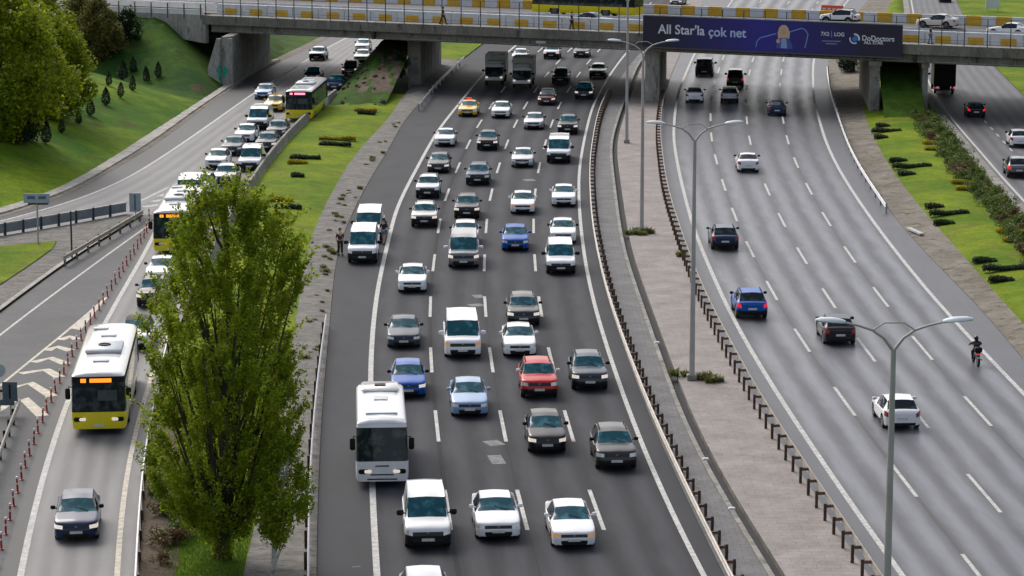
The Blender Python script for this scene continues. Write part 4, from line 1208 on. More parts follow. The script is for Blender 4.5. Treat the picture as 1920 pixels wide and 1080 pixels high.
# fence on the near edge
fp = MB().box(-.035, .035, -.035, .035, 0, 2.6).me('fence_post', M_FENCE)
for s in np.arange(S0, S1, 2.19):
    o = link('fence_post', fp, bridge); o.location = (s, .12, Z_DECK)
for z in (.5, 1.5, 2.55):
    bbox('fence_wire', S0, S1, .11, .13, Z_DECK + z, Z_DECK + z + .025, M_FENCE)
# joints, drain pipes
for px in (700, 1715):
    sj = bs_of(px, 90)[0]
    bbox('expansion_joint', sj - .12, sj + .12, -.03, .36, Z_BOT + .02, Z_LEDGE, M_DRAIN)
bbox('height_plate', bs_of(1002, 80)[0], bs_of(1020, 80)[0], .37, .39, Z_BOT + .3, Z_BOT + .55, M_WHT)

# approach on the left: white wall on the bank
M_WHT2 = plain('wall_white', (0.82, 0.81, 0.78), 0.7, var=0.12, scale=0.8)
appr = empty('approach_wall', BP(S0, 0, 0), B_ANG)
tag(appr, 'white parapet wall of the overpass approach behind the dark shrubs', 'wall')
LA = 70.0
MB().box(-LA, -.4, .1, .4, Z_DECK - .5, Z_DECK + .55).build('wall', M_WHT2, appr)
MB().box(-LA, -.4, .02, .3, Z_DECK + .62, Z_DECK + .72).build('hand_rail', M_DARKRAIL, appr)
MB().box(-LA, -.4, 2.4, 2.7, Z_DECK + .3, Z_DECK + 1.15).build('wall', M_WHT2, appr)
pm2 = MB().box(-.05, .05, -.05, .05, 0, 1.6).me('rail_post', M_DARKRAIL)
for k in range(32):
    o = link('rail_post', pm2, appr); o.location = (-.6 - 2.1 * k, .06, Z_DECK - .4)
MB().add([(0, .05, 3.9), (-.4, .05, 3.9), (-19, .05, 6.3), (-19, .05, 6.9), (0, .05, 6.9), (0, .6, 3.9), (-.4, .6, 3.9), (-19, .6, 6.3), (-19, .6, 6.9), (0, .6, 6.9)],
         [[0, 1, 2, 3, 4], [9, 8, 7, 6, 5], [0, 5, 6, 1], [1, 6, 7, 2], [2, 7, 8, 3], [3, 8, 9, 4], [4, 9, 5, 0]]).build('wing_wall', M_CONC_LT, appr)
lp = G(193, 20, 7.0)
# abutment and piers: walls along the roads
def pier(name, pxl, pxr, py, e, length, label, mat=M_CONC, ztop=Z_BOT - .002, cat='pier', edge2=None):
    a, b_ = G(pxl, py), G(pxr, py)
    d = Vector((e.slope(a.y + length / 2), 1, 0)).normalized()
    root = empty(name, (a + b_) / 2)
    tag(root, label, cat)
    o = (a + b_) / 2
    poly = [a - o, b_ - o, b_ - o + d * length, a - o + d * length]
    MB().prism(poly, -.3, ztop - .45).build('wall', mat, root)
    n = Vector((b_ - a)).normalized() * .12
    poly2 = [poly[0] - n - d * .1, poly[1] + n - d * .1, poly[2] + n, poly[3] - n]
    MB().prism(poly2, ztop - .45, ztop).build('cap_beam', mat, root)
    for k in range(1, 6):
        c = poly[1] + d * (length * k / 6)
        j = MB().obox((c.x + .01, c.y, 2.3), (.03, .05, 4.6)); j.build('joint', M_CONC_DK, root)
    return root
pier('pier_wall', 765, 789, 161, E_CAS, 22, 'grey concrete pier wall between the rubble slope and the main carriageway')
pier('pier_wall', 1209, 1236, 190, E_CR, 21, 'pale concrete pier standing on the paved median under the overpass', M_CONC_LT)
pier('pier_wall', 1630, 1648, 216, E_DO, 22, 'concrete pier at the right carriageway with a dark side face')
pier('pier_wall', 1728, 1738, 219, E_EL, 22, 'thin concrete wall at the entry of the far right underpass')
ab = empty('abutment', G(416, 162)); tag(ab, 'left abutment wall with sloping wing and green mural', 'abutment')
d = Vector((E_GUT.slope(275), 1, 0)).normalized()
o_ = G(416, 162)
A_, B_ = G(397, 163) - o_, G(436, 160) - o_
MB().prism([A_ + Vector((.9, 0, 0)) + d * .9, B_ + d * .9, B_ + d * 26, A_ + Vector((.9, 0, 0)) + d * 26], -.3, Z_BOT - .005).build('wall', M_CONC, ab)
w0, w1 = A_ + Vector((-.45, .3, 0)), B_ + Vector((.03, 0, 0))
n_ = Vector((0, .5, 0))
wing = [(w0, -.3), (w1, -.3), (w1, 4.9), (w0 + (w1 - w0) * .38, 4.95), (w0 + (w1 - w0) * .02, 2.0)]
pts = [(p.x, p.y, z) for p, z in wing] + [(p.x + n_.x, p.y + n_.y, z) for p, z in wing]
MB().add(pts, [[0, 1, 2, 3, 4], [9, 8, 7, 6, 5]] + [[k, 5 + k, 5 + (k + 1) % 5, (k + 1) % 5] for k in range(5)]).build('wing_wall', M_CONC_LT, ab)
M_MURAL = plain('mural_green', (0.03, 0.33, 0.22), 0.7, var=0.5, scale=3.0)
mv = []
for k in range(26):
    a = 2 * math.pi * k / 26; rr = 1 + .22 * math.sin(3 * a + .5) + .12 * math.sin(7 * a)
    t = .58 + .21 * rr * math.cos(a); z = 1.35 + .85 * rr * math.sin(a)
    p = w0 + (w1 - w0) * t; mv.append((p.x, p.y - .012, z))
link('mural', mesh('mural', mv, [list(range(26))], M_MURAL), ab)
MB().box(B_.x + .03, B_.x + .05, B_.y + 5.5, B_.y + 6.5, 1.6, 2.9).build('notice_board', M_FENCE, ab)

# earth and rubble slopes under the bridge
def slope_mesh(name, rows, mat, label=None):
    v = [p for r in rows for p in r]; w = len(rows[0])
    f = [[i * w + k, i * w + k + 1, (i + 1) * w + k + 1, (i + 1) * w + k] for i in range(len(rows) - 1) for k in range(w - 1)]
    return tag(link(name, mesh(name, v, f, mat, 60)), kind='structure')
rows = []
for i in range(13):
    t = i / 12
    y = 245 + 34 * t
    xa, xb = E_AB(y) + .35, G(765, 161).x + (y - 272) * E_CAS.slope(272)
    row = []
    for k in range(13):
        u = k / 12
        z = .1 + 4.2 * max(0, (t - .12) / .88) ** 1.1 * min(1, .25 + 1.6 * u) * (1 if u < .97 else .98)
        row.append((xa + (xb - xa) * u, y, z + random.uniform(-.12, .12) * (1 if 0 < i else 0)))
    rows.append(row)
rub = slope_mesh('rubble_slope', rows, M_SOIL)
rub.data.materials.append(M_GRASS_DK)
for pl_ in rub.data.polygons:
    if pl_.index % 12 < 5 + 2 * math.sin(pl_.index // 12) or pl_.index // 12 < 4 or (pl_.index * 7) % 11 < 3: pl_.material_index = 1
rk = bmesh.new(); bmesh.ops.create_icosphere(rk, subdivisions=1, radius=1.0)
for v_ in rk.verts: v_.co *= random.uniform(.75, 1.2)
rock_me = bpy.data.meshes.new('rubble_stone'); rk.to_mesh(rock_me); rk.free(); rock_me.materials.append(M_SOIL)
for k in range(34):
    i = random.randrange(2, 12); j = random.randrange(1, 12)
    p = Vector(rows[i][j]).lerp(Vector(rows[min(12, i + 1)][min(12, j + 1)]), random.random())
    o = link('rubble_stone', rock_me, rub); q_ = random.uniform(.14, .42)
    o.location = p + Vector((0, 0, .05)); o.scale = (q_, q_ * random.uniform(.6, 1.2), q_ * .6); o.rotation_euler = (random.random() * 6, random.random() * 6, random.random() * 6)
rows = []
xa0, xb0 = G(1648, 216).x, G(1729, 218).x
for i in range(9):
    t = i / 8; y = 238 + 14 * t; row = []
    for k in range(9):
        u = k / 8
        row.append((xa0 + .1 + (xb0 - xa0 - .15) * u + (y - 245) * E_EL.slope(250) * 1.0, y, .3 + 4.7 * t ** 1.05 + random.uniform(-.12, .12)))
    rows.append(row)
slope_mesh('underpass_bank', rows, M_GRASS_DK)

# ------------------------------------------------------------------ billboard on the bridge
bb = empty('billboard', BP(0, -.25, 0), B_ANG)
tag(bb, 'long dark blue advertising banner reading All Star\'la çok net on the overpass', 'billboard')
sL, sR = bs_of(1206, 58, -.25)[0], bs_of(1692, 76, -.25)[0]
zT, zB = bs_of(1206, 29, -.25)[1], bs_of(1206, 87, -.25)[1]
m, nt, b = new_mat('banner_print'); q = NT(nt)
tc = q.n('ShaderNodeTexCoord'); sp = q.n('ShaderNodeSeparateXYZ'); nt.links.new(tc.outputs['Generated'], sp.inputs[0])
fx = q.math('SUBTRACT', 1.0, q.math('MULTIPLY', q.math('ABSOLUTE', q.math('SUBTRACT', sp.outputs[0], 0.48)), 2.6), clamp=True)
nt.links.new(q.mix(fx, (0.018, 0.015, 0.04), (0.03, 0.022, 0.27)), b.inputs['Base Color']); b.inputs['Roughness'].default_value = 0.5
BAN = m
MB().box(sL, sR, -.06, .06, zB, zT).build('banner', BAN, bb)
M_PRINTW = plain('print_white', (0.72, 0.72, 0.78), 0.5)
M_PRINTB = plain('print_blue', (0.03, 0.2, 0.7), 0.5)
M_PRINTL = plain('print_pale_blue', (0.18, 0.3, 0.75), 0.5)
M_SKINP = plain('print_skin', (0.62, 0.36, 0.28), 0.6); M_HAIRP = plain('print_blond', (0.62, 0.46, 0.26), 0.6); M_COATP = plain('print_coat', (0.3, 0.36, 0.6), 0.6)
MB().box(sL, sR, -.09, .09, zT, zT + .12).build('frame_bar', M_GALV, bb)
MB().box(sL, sR, -.09, .09, zB - .1, zB).build('frame_bar', M_DARKRAIL, bb)
def bz(px, py): s_, z_ = bs_of(px, py, -.32); return s_, z_
def text(body, px, py, size, mat, bold=.012):
    cu = bpy.data.curves.new('lettering', 'FONT'); cu.body = body; cu.size = size; cu.offset = bold; cu.extrude = .004
    cu.align_x = 'LEFT'; cu.align_y = 'CENTER'
    o = bpy.data.objects.new('lettering_source', cu)
    COL.objects.link(o)
    dg = bpy.context.evaluated_depsgraph_get()
    me = bpy.data.meshes.new_from_object(o.evaluated_get(dg))
    bpy.data.objects.remove(o)
    me.materials.clear(); me.materials.append(mat)
    s_, z_ = bz(px, py)
    t = link('lettering', me, bb); t.location = (s_, -.075, z_); t.rotation_euler = (math.pi / 2, 0, 0)
    return t
text("All Star'la ", 1234, 55, 1.28, M_PRINTW, .02)
text("çok net", 1328, 60, 1.28, plain('print_ice', (0.5, 0.6, 0.85), 0.5), .02)
def flat(name, pts, mat, dy=-.072):
    P = [bz(px, py) for px, py in pts]
    return link(name, mesh(name, [(s_, dy, z_) for s_, z_ in P], [list(range(len(P)))[::-1]], mat), bb)
def swoosh(pts, w):
    P = [Vector(bz(px, py)) for px, py in pts]; v, f = [], []
    for i, p in enumerate(P):
        dd = (P[min(i + 1, len(P) - 1)] - P[max(i - 1, 0)]).normalized(); nn = Vector((-dd.y, dd.x)) * w
        v += [(p.x - nn.x, -.068, p.y - nn.y), (p.x + nn.x, -.068, p.y + nn.y)]
    for i in range(len(P) - 1): f.append([2 * i, 2 * i + 1, 2 * i + 3, 2 * i + 2])
    return link('curved_line', mesh('curved_line', v, f, M_PRINTL), bb)
swoosh([(1417, 88), (1419, 78), (1425, 71), (1436, 68), (1447, 65), (1455, 63)], .05)
swoosh([(1478, 61), (1490, 57), (1503, 53), (1510, 56), (1515, 64), (1513, 74), (1509, 90)], .05)
# printed presenter, seen from the waist up
def ell(cx, cy, rx, ry, n=18): return [(cx + rx * math.cos(2 * math.pi * k / n), cy + ry * math.sin(2 * math.pi * k / n)) for k in range(n)]
flat('printed_hair', [(1459, 72), (1458, 62), (1461, 52), (1466, 47), (1473, 47), (1478, 52), (1481, 62), (1480, 72), (1475, 75), (1464, 75)], M_HAIRP, -.0735)
flat('printed_face', ell(1469.5, 59, 4.5, 7), M_SKINP, -.0765)
flat('printed_figure', [(1455, 90), (1457, 78), (1463, 71), (1476, 71), (1483, 78), (1487, 92)], plain('print_blazer', (0.06, 0.1, 0.35), 0.6), -.0745)
flat('printed_shirt', [(1464, 90), (1465, 72), (1474, 72), (1476, 91)], M_COATP, -.0755)
flat('printed_hand', ell(1459, 77, 4, 4, 10), M_SKINP, -.077)
text("7X2", 1539, 63.5, .5, M_PRINTW, .01).name = 'lettering'
flat('divider', [(1558.5, 58), (1560, 58), (1560, 70), (1558.5, 70)], M_PRINTL)
text("LOG", 1564, 64.5, .5, M_PRINTW, .01)
for (x0, x1, y_) in ((1541, 1576, 77), (1548, 1569, 82)):
    flat('small_print', [(x0, y_ - 1), (x1, y_ - .2), (x1, y_ + 1.2), (x0, y_ + .5)], plain('print_grey', (0.35, 0.33, 0.5), 0.6))
def arcp(cx, cy, r0, r1, a0, a1, n=14):
    o_ = [(cx + r1 * math.cos(a0 + (a1 - a0) * k / n), cy + r1 * math.sin(a0 + (a1 - a0) * k / n)) for k in range(n + 1)]
    return o_ + [(cx + r0 * math.cos(a1 + (a0 - a1) * k / n), cy + r0 * math.sin(a1 + (a0 - a1) * k / n)) for k in range(n + 1)]
flat('logo_dot', ell(1603, 73, 5, 5), M_PRINTB, -.076)
flat('logo_ring', arcp(1602, 73, 7, 9.5, R(60), R(200)), M_PRINTW)
flat('logo_ring', arcp(1602, 73, 7, 10.5, R(-95), R(20)), M_PRINTW)
text("DoDoctors", 1616, 71.5, .68, M_PRINTW, .012)
text("ALL STAR", 1620, 79.5, .44, M_PRINTW, .012)

# ------------------------------------------------------------------ traffic on the bridge
BF = Vector((BU.x, BU.y, 0))
def on_bridge(px, v, kind, color, name, label, cat, left, **kw):
    s_ = bs_of(px, 30, v)[0]
    c = BP(s_, v, 0)
    P = KIND[kind]; f = -BF if left else BF
    return put(kind, name, c + f * P.L / 2, f, color, label, cat, 'vehicles on the overpass', z=Z_DECK + .02, **kw)
on_bridge(1101, 17.5, 'city_bus', 'bus_yellow', 'city_bus', 'yellow city bus crossing the overpass, its top cut by the picture edge', 'bus', True)
on_bridge(1114, 5.6, 'sedan', 'dark_blue', 'sedan_car', 'dark blue sedan on the overpass below the yellow bus', 'car', False)
on_bridge(1575, 19.0, 'suv', 'white', 'suv_car', 'white SUV on the overpass above the blue banner', 'car', True)
on_bridge(1758, 19.0, 'sedan', 'cream', 'sedan_car', 'cream sedan on the overpass right of the banner', 'car', True)
on_bridge(1892, 12.5, 'sedan', 'white', 'sedan_car', 'white sedan on the overpass at the right picture edge', 'car', True)
# beyond the bridge
p = G(1266, 11); put('hatch', 'hatchback_car', p, -Vector((.3, 1, 0)), 'grey', 'grey car beyond the overpass right of the bridge bus', 'car', lamp=M_LAMP_LIT)
p = G(1773, 5); put('hatch', 'hatchback_car', p, Vector((.1, 1, 0)), 'black', 'black car beyond the overpass at the top edge', 'car', rear=True)
M_ORANGE = plain('barrier_orange', (0.7, 0.1, 0.015), 0.5)
wb_ = MB().add([(-.55, -.28, 0), (.55, -.28, 0), (.55, .28, 0), (-.55, .28, 0), (-.52, -.1, 1.0), (.52, -.1, 1.0), (.52, .1, 1.0), (-.52, .1, 1.0), (-.54, -.26, .3), (.54, -.26, .3), (.54, .26, .3), (-.54, .26, .3)],
               [[3, 2, 1, 0], [4, 5, 6, 7], [0, 1, 9, 8], [1, 2, 10, 9], [2, 3, 11, 10], [3, 0, 8, 11], [8, 9, 5, 4], [9, 10, 6, 5], [10, 11, 7, 6], [11, 8, 4, 7]])
wbm = wb_.me('water_barrier', M_ORANGE)
st_ = MB().box(-.3, .3, -.24, -.2, .35, .6).me('white_band', M_PRINTW)
for k in range(4):
    o = link('water_barrier', wbm); g = G(1547 + 9 * k, 22.5 + .4 * k); o.location = g; o.rotation_euler = (0, 0, -.3)
    tag(o, 'orange plastic road barrier in the row beyond the overpass', 'barrier', 'orange barriers beyond the overpass')
    c = link('white_band', st_, o)
hb = empty('hoarding', G(1861, 22)); tag(hb, 'white two-panel hoarding on the grass beyond the overpass', 'sign')
for z in (.5, 1.9):
    MB().box(-1.0, 1.0, -.05, .05, z, z + 1.2).build('panel', M_WHT, hb)
for s in (-.7, .7): MB().tube([(s, .08, 0), (s, .08, 3.2)], .05, 6).build('post', M_GALV, hb)

# ------------------------------------------------------------------ guard rails
def rail_profile(h, w=.31):
    return [(0.0, h), (.05, h - .03), (.05, h - .09), (-.01, h - .13), (-.01, h - .18), (.05, h - .22), (.05, h - .28), (0, h - w), (-.02, h - w), (-.02, h)]
def guardrail(name, e, y0, y1, label, side, mat, postmat, gap=2.0, block=True, h=.76, step=2.0, group=None):
    """W-beam along an edge. side=+1: the beam faces +X and posts stand on its -X side."""
    root = empty(name, (e(y0), y0, 0)); tag(root, label, 'guardrail', group)
    ox, oy = e(y0), y0
    v, f = [], []
    ys = list(np.arange(y0, y1, step)) + [y1]
    pr = rail_profile(h)
    for y in ys:
        d = Vector((e.slope(y), 1)).normalized(); n = Vector((d.y, -d.x))
        for a, z in pr: v.append((e(y) + n.x * a * side - ox, y + n.y * a * side - oy, z))
    w = len(pr)
    for i in range(len(ys) - 1):
        for k in range(w):
            q_ = [i * w + k, i * w + (k + 1) % w, (i + 1) * w + (k + 1) % w, (i + 1) * w + k]
            f.append(q_ if side > 0 else q_[::-1])
    f += [list(range(w)), [(len(ys) - 1) * w + k for k in range(w - 1, -1, -1)]]
    link('beam', mesh('beam', v, f, mat), root)
    pmb = MB()
    off = -.36 if block else -.1
    pmb.box(off - .06, off - .045, -.05, .05, 0, h + .02); pmb.box(off + .045, off + .06, -.05, .05, 0, h + .02); pmb.box(off - .045, off + .045, -.008, .008, 0, h + .02)
    me_p = pmb.me('post', postmat)
    me_b = MB().box(off + .06, -.025, -.045, .045, h - .14, h - .02).me('spacer', postmat) if block else None
    y = y0 + .6
    while y < y1:
        o = link('post', me_p, root); o.location = (e(y) - ox, y - oy, 0)
        o.rotation_euler = (0, 0, -math.atan(e.slope(y)) + (math.pi if side < 0 else 0))
        if me_b:
            c = link('spacer', me_b, o)
        y += gap
    return root
guardrail('guardrail', E_CG, 82, 262, 'guardrail on rusty posts along the right edge of the main carriageway', -1, M_RAIL_TAN, M_RUST, 2.0)
guardrail('guardrail', E_DG, 82, 262, 'guardrail on rusty posts along the left edge of the right carriageway', 1, M_RAIL_TAN, M_RUST, 2.0)
E_CGL = Edge([(611, 590), (598, 680), (588, 770), (582, 850), (578, 930), (577, 1080), (576, 1300)], z=.74)
guardrail('guardrail', E_CGL, 80, E_CGL.hi, 'silver guardrail between the big tree and the main carriageway', 1, M_GALV, M_RUST, 3.0, False)
E_AGR = Edge([(318, 620), (302, 690), (277, 807), (275, 815), (265, 885), (260, 960), (254, 1077), (245, 1300)], z=.74)
guardrail('guardrail', E_AGR, 80, E_AGR.hi, 'silver guardrail between the left road and the big tree', -1, M_GALV, M_RUST, 3.0, False)
E_DGR = Edge([(1550, 108), (1551, 130), (1556, 170), (1588, 264), (1612, 312), (1661, 384)], z=.7)
guardrail('guardrail', E_DGR, E_DGR.lo, 285, 'silver guardrail ending on the dirt verge of the right carriageway', -1, M_GALV, M_GALV, 4.0, False)
E_RB = Edge([(268, 393), (185, 442), (119, 480)], z=.75)
guardrail('guardrail', E_RB, E_RB.lo, E_RB.hi, 'tan guardrail between the sign island and the merging road', 1, M_RAIL_TAN, M_CONC_DK, 2.6, False)
E_RL = Edge([(36, 748), (10, 807), (-6, 850), (-40, 960)], z=.75)
guardrail('guardrail', E_RL, E_RL.lo, E_RL.hi, 'short guardrail starting at the blue-grey sign in the lower left gore', 1, M_RAIL_TAN, M_BLACK, 2.2, False)
E_RN = Edge([(786, 196), (822, 150), (870, 107)], z=.7)
guardrail('guardrail', E_RN, E_RN.lo, E_RN.hi, 'silver guardrail at the pier wall left of the main carriageway', 1, M_GALV, M_GALV, 4.0, False)
# concrete barrier by the left road queue
E_W = E_AB
wv, wf_ = [], []
ys = list(np.arange(150, 262, 2.0))
prof = [(0.0, 0), (.1, .25), (.18, .9), (.38, .9), (.46, .25), (.56, .1)]
for y in ys: wv += [(E_W(y) + a, y, z) for a, z in prof]
for i in range(len(ys) - 1): wf_ += [[i * 6 + k, i * 6 + k + 1, i * 6 + 7 + k, i * 6 + 6 + k] for k in range(5)]
wf_ += [[0, 1, 2, 3, 4, 5][::-1], [(len(ys) - 1) * 6 + k for k in range(6)]]
tag(link('concrete_barrier', mesh('concrete_barrier', wv, [f[::-1] for f in wf_], M_CONC)), 'low grey concrete barrier between the queue and the lawn', 'barrier')
# panel fence along the exit branch
pf = empty('panel_fence', (0, 0, 0)); tag(pf, 'low blue-grey metal panel barrier along the exit branch', 'fence')
M_PANEL = plain('panel_blue_grey', (0.2, 0.24, 0.27), 0.5, 0.3, var=0.25, scale=1.5)
pa, pb = G(-60, 455), G(238, 403)
n = 9
dv_ = (pb - pa) / n; ang = math.atan2(dv_.y, dv_.x); L_ = dv_.length
pnl = MB().box(.08, L_ - .08, -.03, .03, .25, .85).me('panel', M_PANEL); pst = MB().box(-.07, .07, -.07, .07, 0, .95).me('post', M_FENCE); rl_ = MB().box(0, L_, -.05, .05, .86, .93).me('top_rail', M_GALV)
for k in range(n):
    for nm, me_ in (('panel', pnl), ('post', pst), ('top_rail', rl_)):
        o = link(nm, me_, pf); o.location = pa + dv_ * k; o.rotation_euler = (0, 0, ang)

# ------------------------------------------------------------------ delineator posts
M_RED = plain('post_red', (0.4, 0.018, 0.02), 0.5); M_REFL = plain('post_white', (0.7, 0.68, 0.66), 0.4)
dp = MB().lathe([(.1, 0), (.1, .03), (.045, .05), (.045, .36)], 10, 'z').me('delineator_post', M_RED, 40)
dband = MB().lathe([(.047, 0), (.047, .1)], 10, 'z').me('reflective_band', M_REFL, 40); dtop = MB().lathe([(.045, 0), (.045, .14), (.03, .17)], 10, 'z').me('post_tip', M_RED, 40)
y = 90.0
while y < 184:
    o = link('delineator_post', dp); o.location = (E_POST(y), y, 0); o.rotation_euler = (random.uniform(-.06, .06), random.uniform(-.06, .06), 0)
    tag(o, 'red and white flexible post in the row left of the bus lane', 'post', 'delineator posts')
    for nm, me_, z in (('reflective_band', dband, .36), ('red_band', dtop, .46), ('reflective_band', dband, .62)):
        c = link(nm, me_, o); c.location = (0, 0, z); 
        if nm == 'red_band': c.scale = (1, 1, .9)
    y += 2.15

# ------------------------------------------------------------------ street lamps
M_POLE = plain('lamp_pole', (0.42, 0.4, 0.38), 0.6, 0.1, var=0.15, scale=1.0)
M_HEADL = plain('lamp_head', (0.6, 0.66, 0.7), 0.4)
def street_lamp(base, label, h=13.0, yaw=0.0):
    root = empty('street_lamp', base, yaw); tag(root, label, 'street lamp', 'twin-arm lamps on the median')
    MB().tube([(0, 0, 0), (0, 0, h - .85)], [.15, .085], 12).build('pole', M_POLE, root, 40)
    MB().obox((0, 0, .15), (.5, .5, .3), None, .04).build('base_plinth', M_CONC, root)
    arm = MB().tube([(0, 0, h - .9), (.3, 0, h - .5), (.65, 0, h - .25), (1.1, 0, h - .1), (1.55, 0, h)], [.055, .05, .043, .038, .034], 8)
    me_a = arm.me('arm', M_POLE, 40)
    brace = MB().tube([(-.65, 0, h - .25), (-.3, 0, h - .02), (.3, 0, h - .02), (.65, 0, h - .25)], .025, 6).build('brace', M_POLE, root, 40)
    hv, hf = [], []
    for i, (x, w, zt) in enumerate(((0, .07, .05), (.12, .16, .09), (.4, .2, .12), (.75, .17, .1), (.92, .06, .04))):
        for k in range(10):
            t = 2 * math.pi * k / 10; hv.append((x, w * math.cos(t), (zt if math.sin(t) > 0 else .05) * math.sin(t)))
    for i in range(4): hf += [[i * 10 + k, i * 10 + (k + 1) % 10, i * 10 + 10 + (k + 1) % 10, i * 10 + 10 + k] for k in range(10)]
    hf += [list(range(10))[::-1], [40 + k for k in range(10)]]
    me_h = mesh('lamp_head', hv, hf, M_HEADL, 50)
    for s in (0, math.pi):
        a = link('arm', me_a, root); a.rotation_euler = (0, 0, s)
        hh = link('lamp_head', me_h, a); hh.location = (1.5, 0, h + .01); hh.rotation_euler = (0, -.08, 0)
    return root
street_lamp(G(1203, 436, .06), 'twin-arm street lamp whose head overlaps the overpass banner', 13.1, -.05)
street_lamp(G(1297, 712, .06), 'twin-arm street lamp in the middle of the median, base among weeds', 13.1, .02)
street_lamp(G(1175, 268, .06), 'slim street lamp pole nearest the overpass, its top beyond the picture', 13.1)
street_lamp(Vector((11.7, 78, .06)), 'nearest twin-arm street lamp in front of the white hatchback', 13.15, .03)

# ------------------------------------------------------------------ signs at the left
M_SIGN = plain('sign_grey_blue', (0.32, 0.4, 0.45), 0.5, var=0.1); M_SIGNBACK = plain('sign_back', (0.1, 0.14, 0.17), 0.5, 0.3, var=0.15)
M_SIGNINK = plain('sign_ink', (0.08, 0.12, 0.22), 0.5)
sg = empty('direction_sign', G(72, 458, .15)); tag(sg, 'small grey direction sign on a tall post in the sign island lawn', 'sign')
MB().tube([(0, 0, 0), (0, 0, 2.9)], .06, 8).build('post', M_GALV, sg)
MB().obox((0, -.09, 3.1), (1.75, .06, .62), None, .02).build('panel', M_SIGN, sg)
for x0, x1 in ((-.62, -.1), (.12, .62)): MB().box(x0, x1, -.13, -.122, 3.05, 3.25).build('lettering', M_SIGNINK, sg)
MB().box(-.6, .75, -.05, .0, 2.66, 2.78).build('bracket', M_FENCE, sg)
pl = empty('plain_post', G(135, 484, .1)); tag(pl, 'bare dark post standing behind the tan guardrail', 'post')
MB().tube([(0, 0, 0), (0, 0, 3.0)], .06, 8).build('shaft', M_FENCE, pl); MB().lathe([(.065, 3.0), (.065, 3.04), (.02, 3.08)], 8, 'z').build('cap', M_FENCE, pl)
bs = empty('hazard_sign', G(254, 404, .1)); tag(bs, 'grey box-shaped sign at the tip of the gore between the roads', 'sign')
MB().obox((0, 0, .95), (.82, .12, 1.35), None, .02).build('panel', M_SIGN, bs)
MB().box(-.06, .06, -.075, -.065, .4, 1.5).build('arrow_stripe', M_SIGNBACK, bs)
MB().tube([(0, .06, 0), (0, .06, 1.0)], .05, 8).build('post', M_GALV, bs)
gs = empty('gore_sign', G(20, 778)); tag(gs, 'dark blue-grey back of a sign at the lower left picture edge', 'sign')
MB().obox((0, 0, 1.15), (.72, .05, .95), None, .02).build('panel', M_SIGNBACK, gs)
MB().box(-.04, .04, -.05, -.028, .8, 1.5).build('post_strip', M_BLACK, gs)
MB().tube([(0, .05, 0), (0, .05, 1.2)], .04, 8).build('post', M_GALV, gs)
MB().obox((-.35, .02, .62), (1.1, .05, .3), None, .02).build('lower_panel', M_SIGNBACK, gs)
rs = empty('round_sign', G(0, 770)); tag(rs, 'pale round sign half cut off by the left picture edge', 'sign')
MB().lathe([(.33, -.02), (.34, 0), (.33, .02)], 24).build('disc', plain('sign_disc', (0.4, 0.46, 0.5), 0.4), rs, 40).location = (0, 0, 2.0)
MB().tube([(0, .05, 0), (0, .05, 2.0)], .03, 8).build('post', M_GALV, rs)
# litter and a loose white beam on the verge
lb = MB().box(-.16, .16, -1.3, 1.3, 0, .12).build('loose_beam', M_GALV); lb.location = G(1716, 435, .15); lb.rotation_euler = (0, 0, .2)
tag(lb, 'loose pale rail section lying on the dirt verge', 'rail')
for k, (px, py) in enumerate(((1323, 864), (1372, 957), (1232, 645))):
    bmx = MB().obox((0, 0, .07), (.3, .2, .13), None, .04).build('litter', M_REFL)
    bmx.location = G(px, py, .03); tag(bmx, ('white litter lump in the median drain below the lamp', 'small white litter scrap low in the median drain', 'pale litter scrap in the drain left of the mid lamp')[k], 'litter')
# ------------------------------------------------------------------ foliage
def leaf_mat(name, ca, cb, trans=0.35, third=None):
    m, nt, b = new_mat(name); q = NT(nt)
    geo = q.n('ShaderNodeNewGeometry')
    rnd = geo.outputs['Random Per Island']
    f = q.noise(q.pos(), 0.55, 3, 0.6)
    mixf = q.math('ADD', q.math('MULTIPLY', rnd, 0.6), q.math('MULTIPLY', q.math('SUBTRACT', f, 0.3), 1.0), clamp=True)
    c = q.mix(mixf, ca, cb)
    if third: c = q.mix(q.math('GREATER_THAN', rnd, 0.955), c, third)
    nt.links.new(c, b.inputs['Base Color'])
    b.inputs['Roughness'].default_value = 0.55
    b.inputs['Specular IOR Level'].default_value = 0.3
    tr = q.n('ShaderNodeBsdfTranslucent'); nt.links.new(c, tr.inputs['Color'])
    mx = q.n('ShaderNodeMixShader'); mx.inputs[0].default_value = trans
    out = nt.nodes['Material Output']
    nt.links.new(b.outputs[0], mx.inputs[1]); nt.links.new(tr.outputs[0], mx.inputs[2]); nt.links.new(mx.outputs[0], out.inputs['Surface'])
    return m
LEAF_TREE = leaf_mat('leaf_big_tree', (0.1, 0.195, 0.01), (0.4, 0.46, 0.018), 0.52, (0.2, 0.075, 0.02))
LEAF_LIGHT = leaf_mat('leaf_light_tree', (0.06, 0.13, 0.008), (0.42, 0.46, 0.014), 0.45)
LEAF_OLIVE = leaf_mat('leaf_olive', (0.1, 0.1, 0.02), (0.2, 0.17, 0.035), 0.3)
LEAF_DARK = leaf_mat('leaf_dark', (0.012, 0.028, 0.012), (0.03, 0.06, 0.018), 0.2)
LEAF_HEDGE = leaf_mat('leaf_hedge', (0.022, 0.038, 0.018), (0.05, 0.075, 0.026), 0.15)
LEAF_YEL = leaf_mat('leaf_yellow_hedge', (0.26, 0.26, 0.014), (0.6, 0.47, 0.018), 0.2)
LEAF_SHRUB = leaf_mat('leaf_shrub', (0.05, 0.1, 0.016), (0.15, 0.19, 0.03), 0.25)
LEAF_RED = leaf_mat('leaf_red_shrub', (0.11, 0.05, 0.03), (0.15, 0.12, 0.035), 0.25)
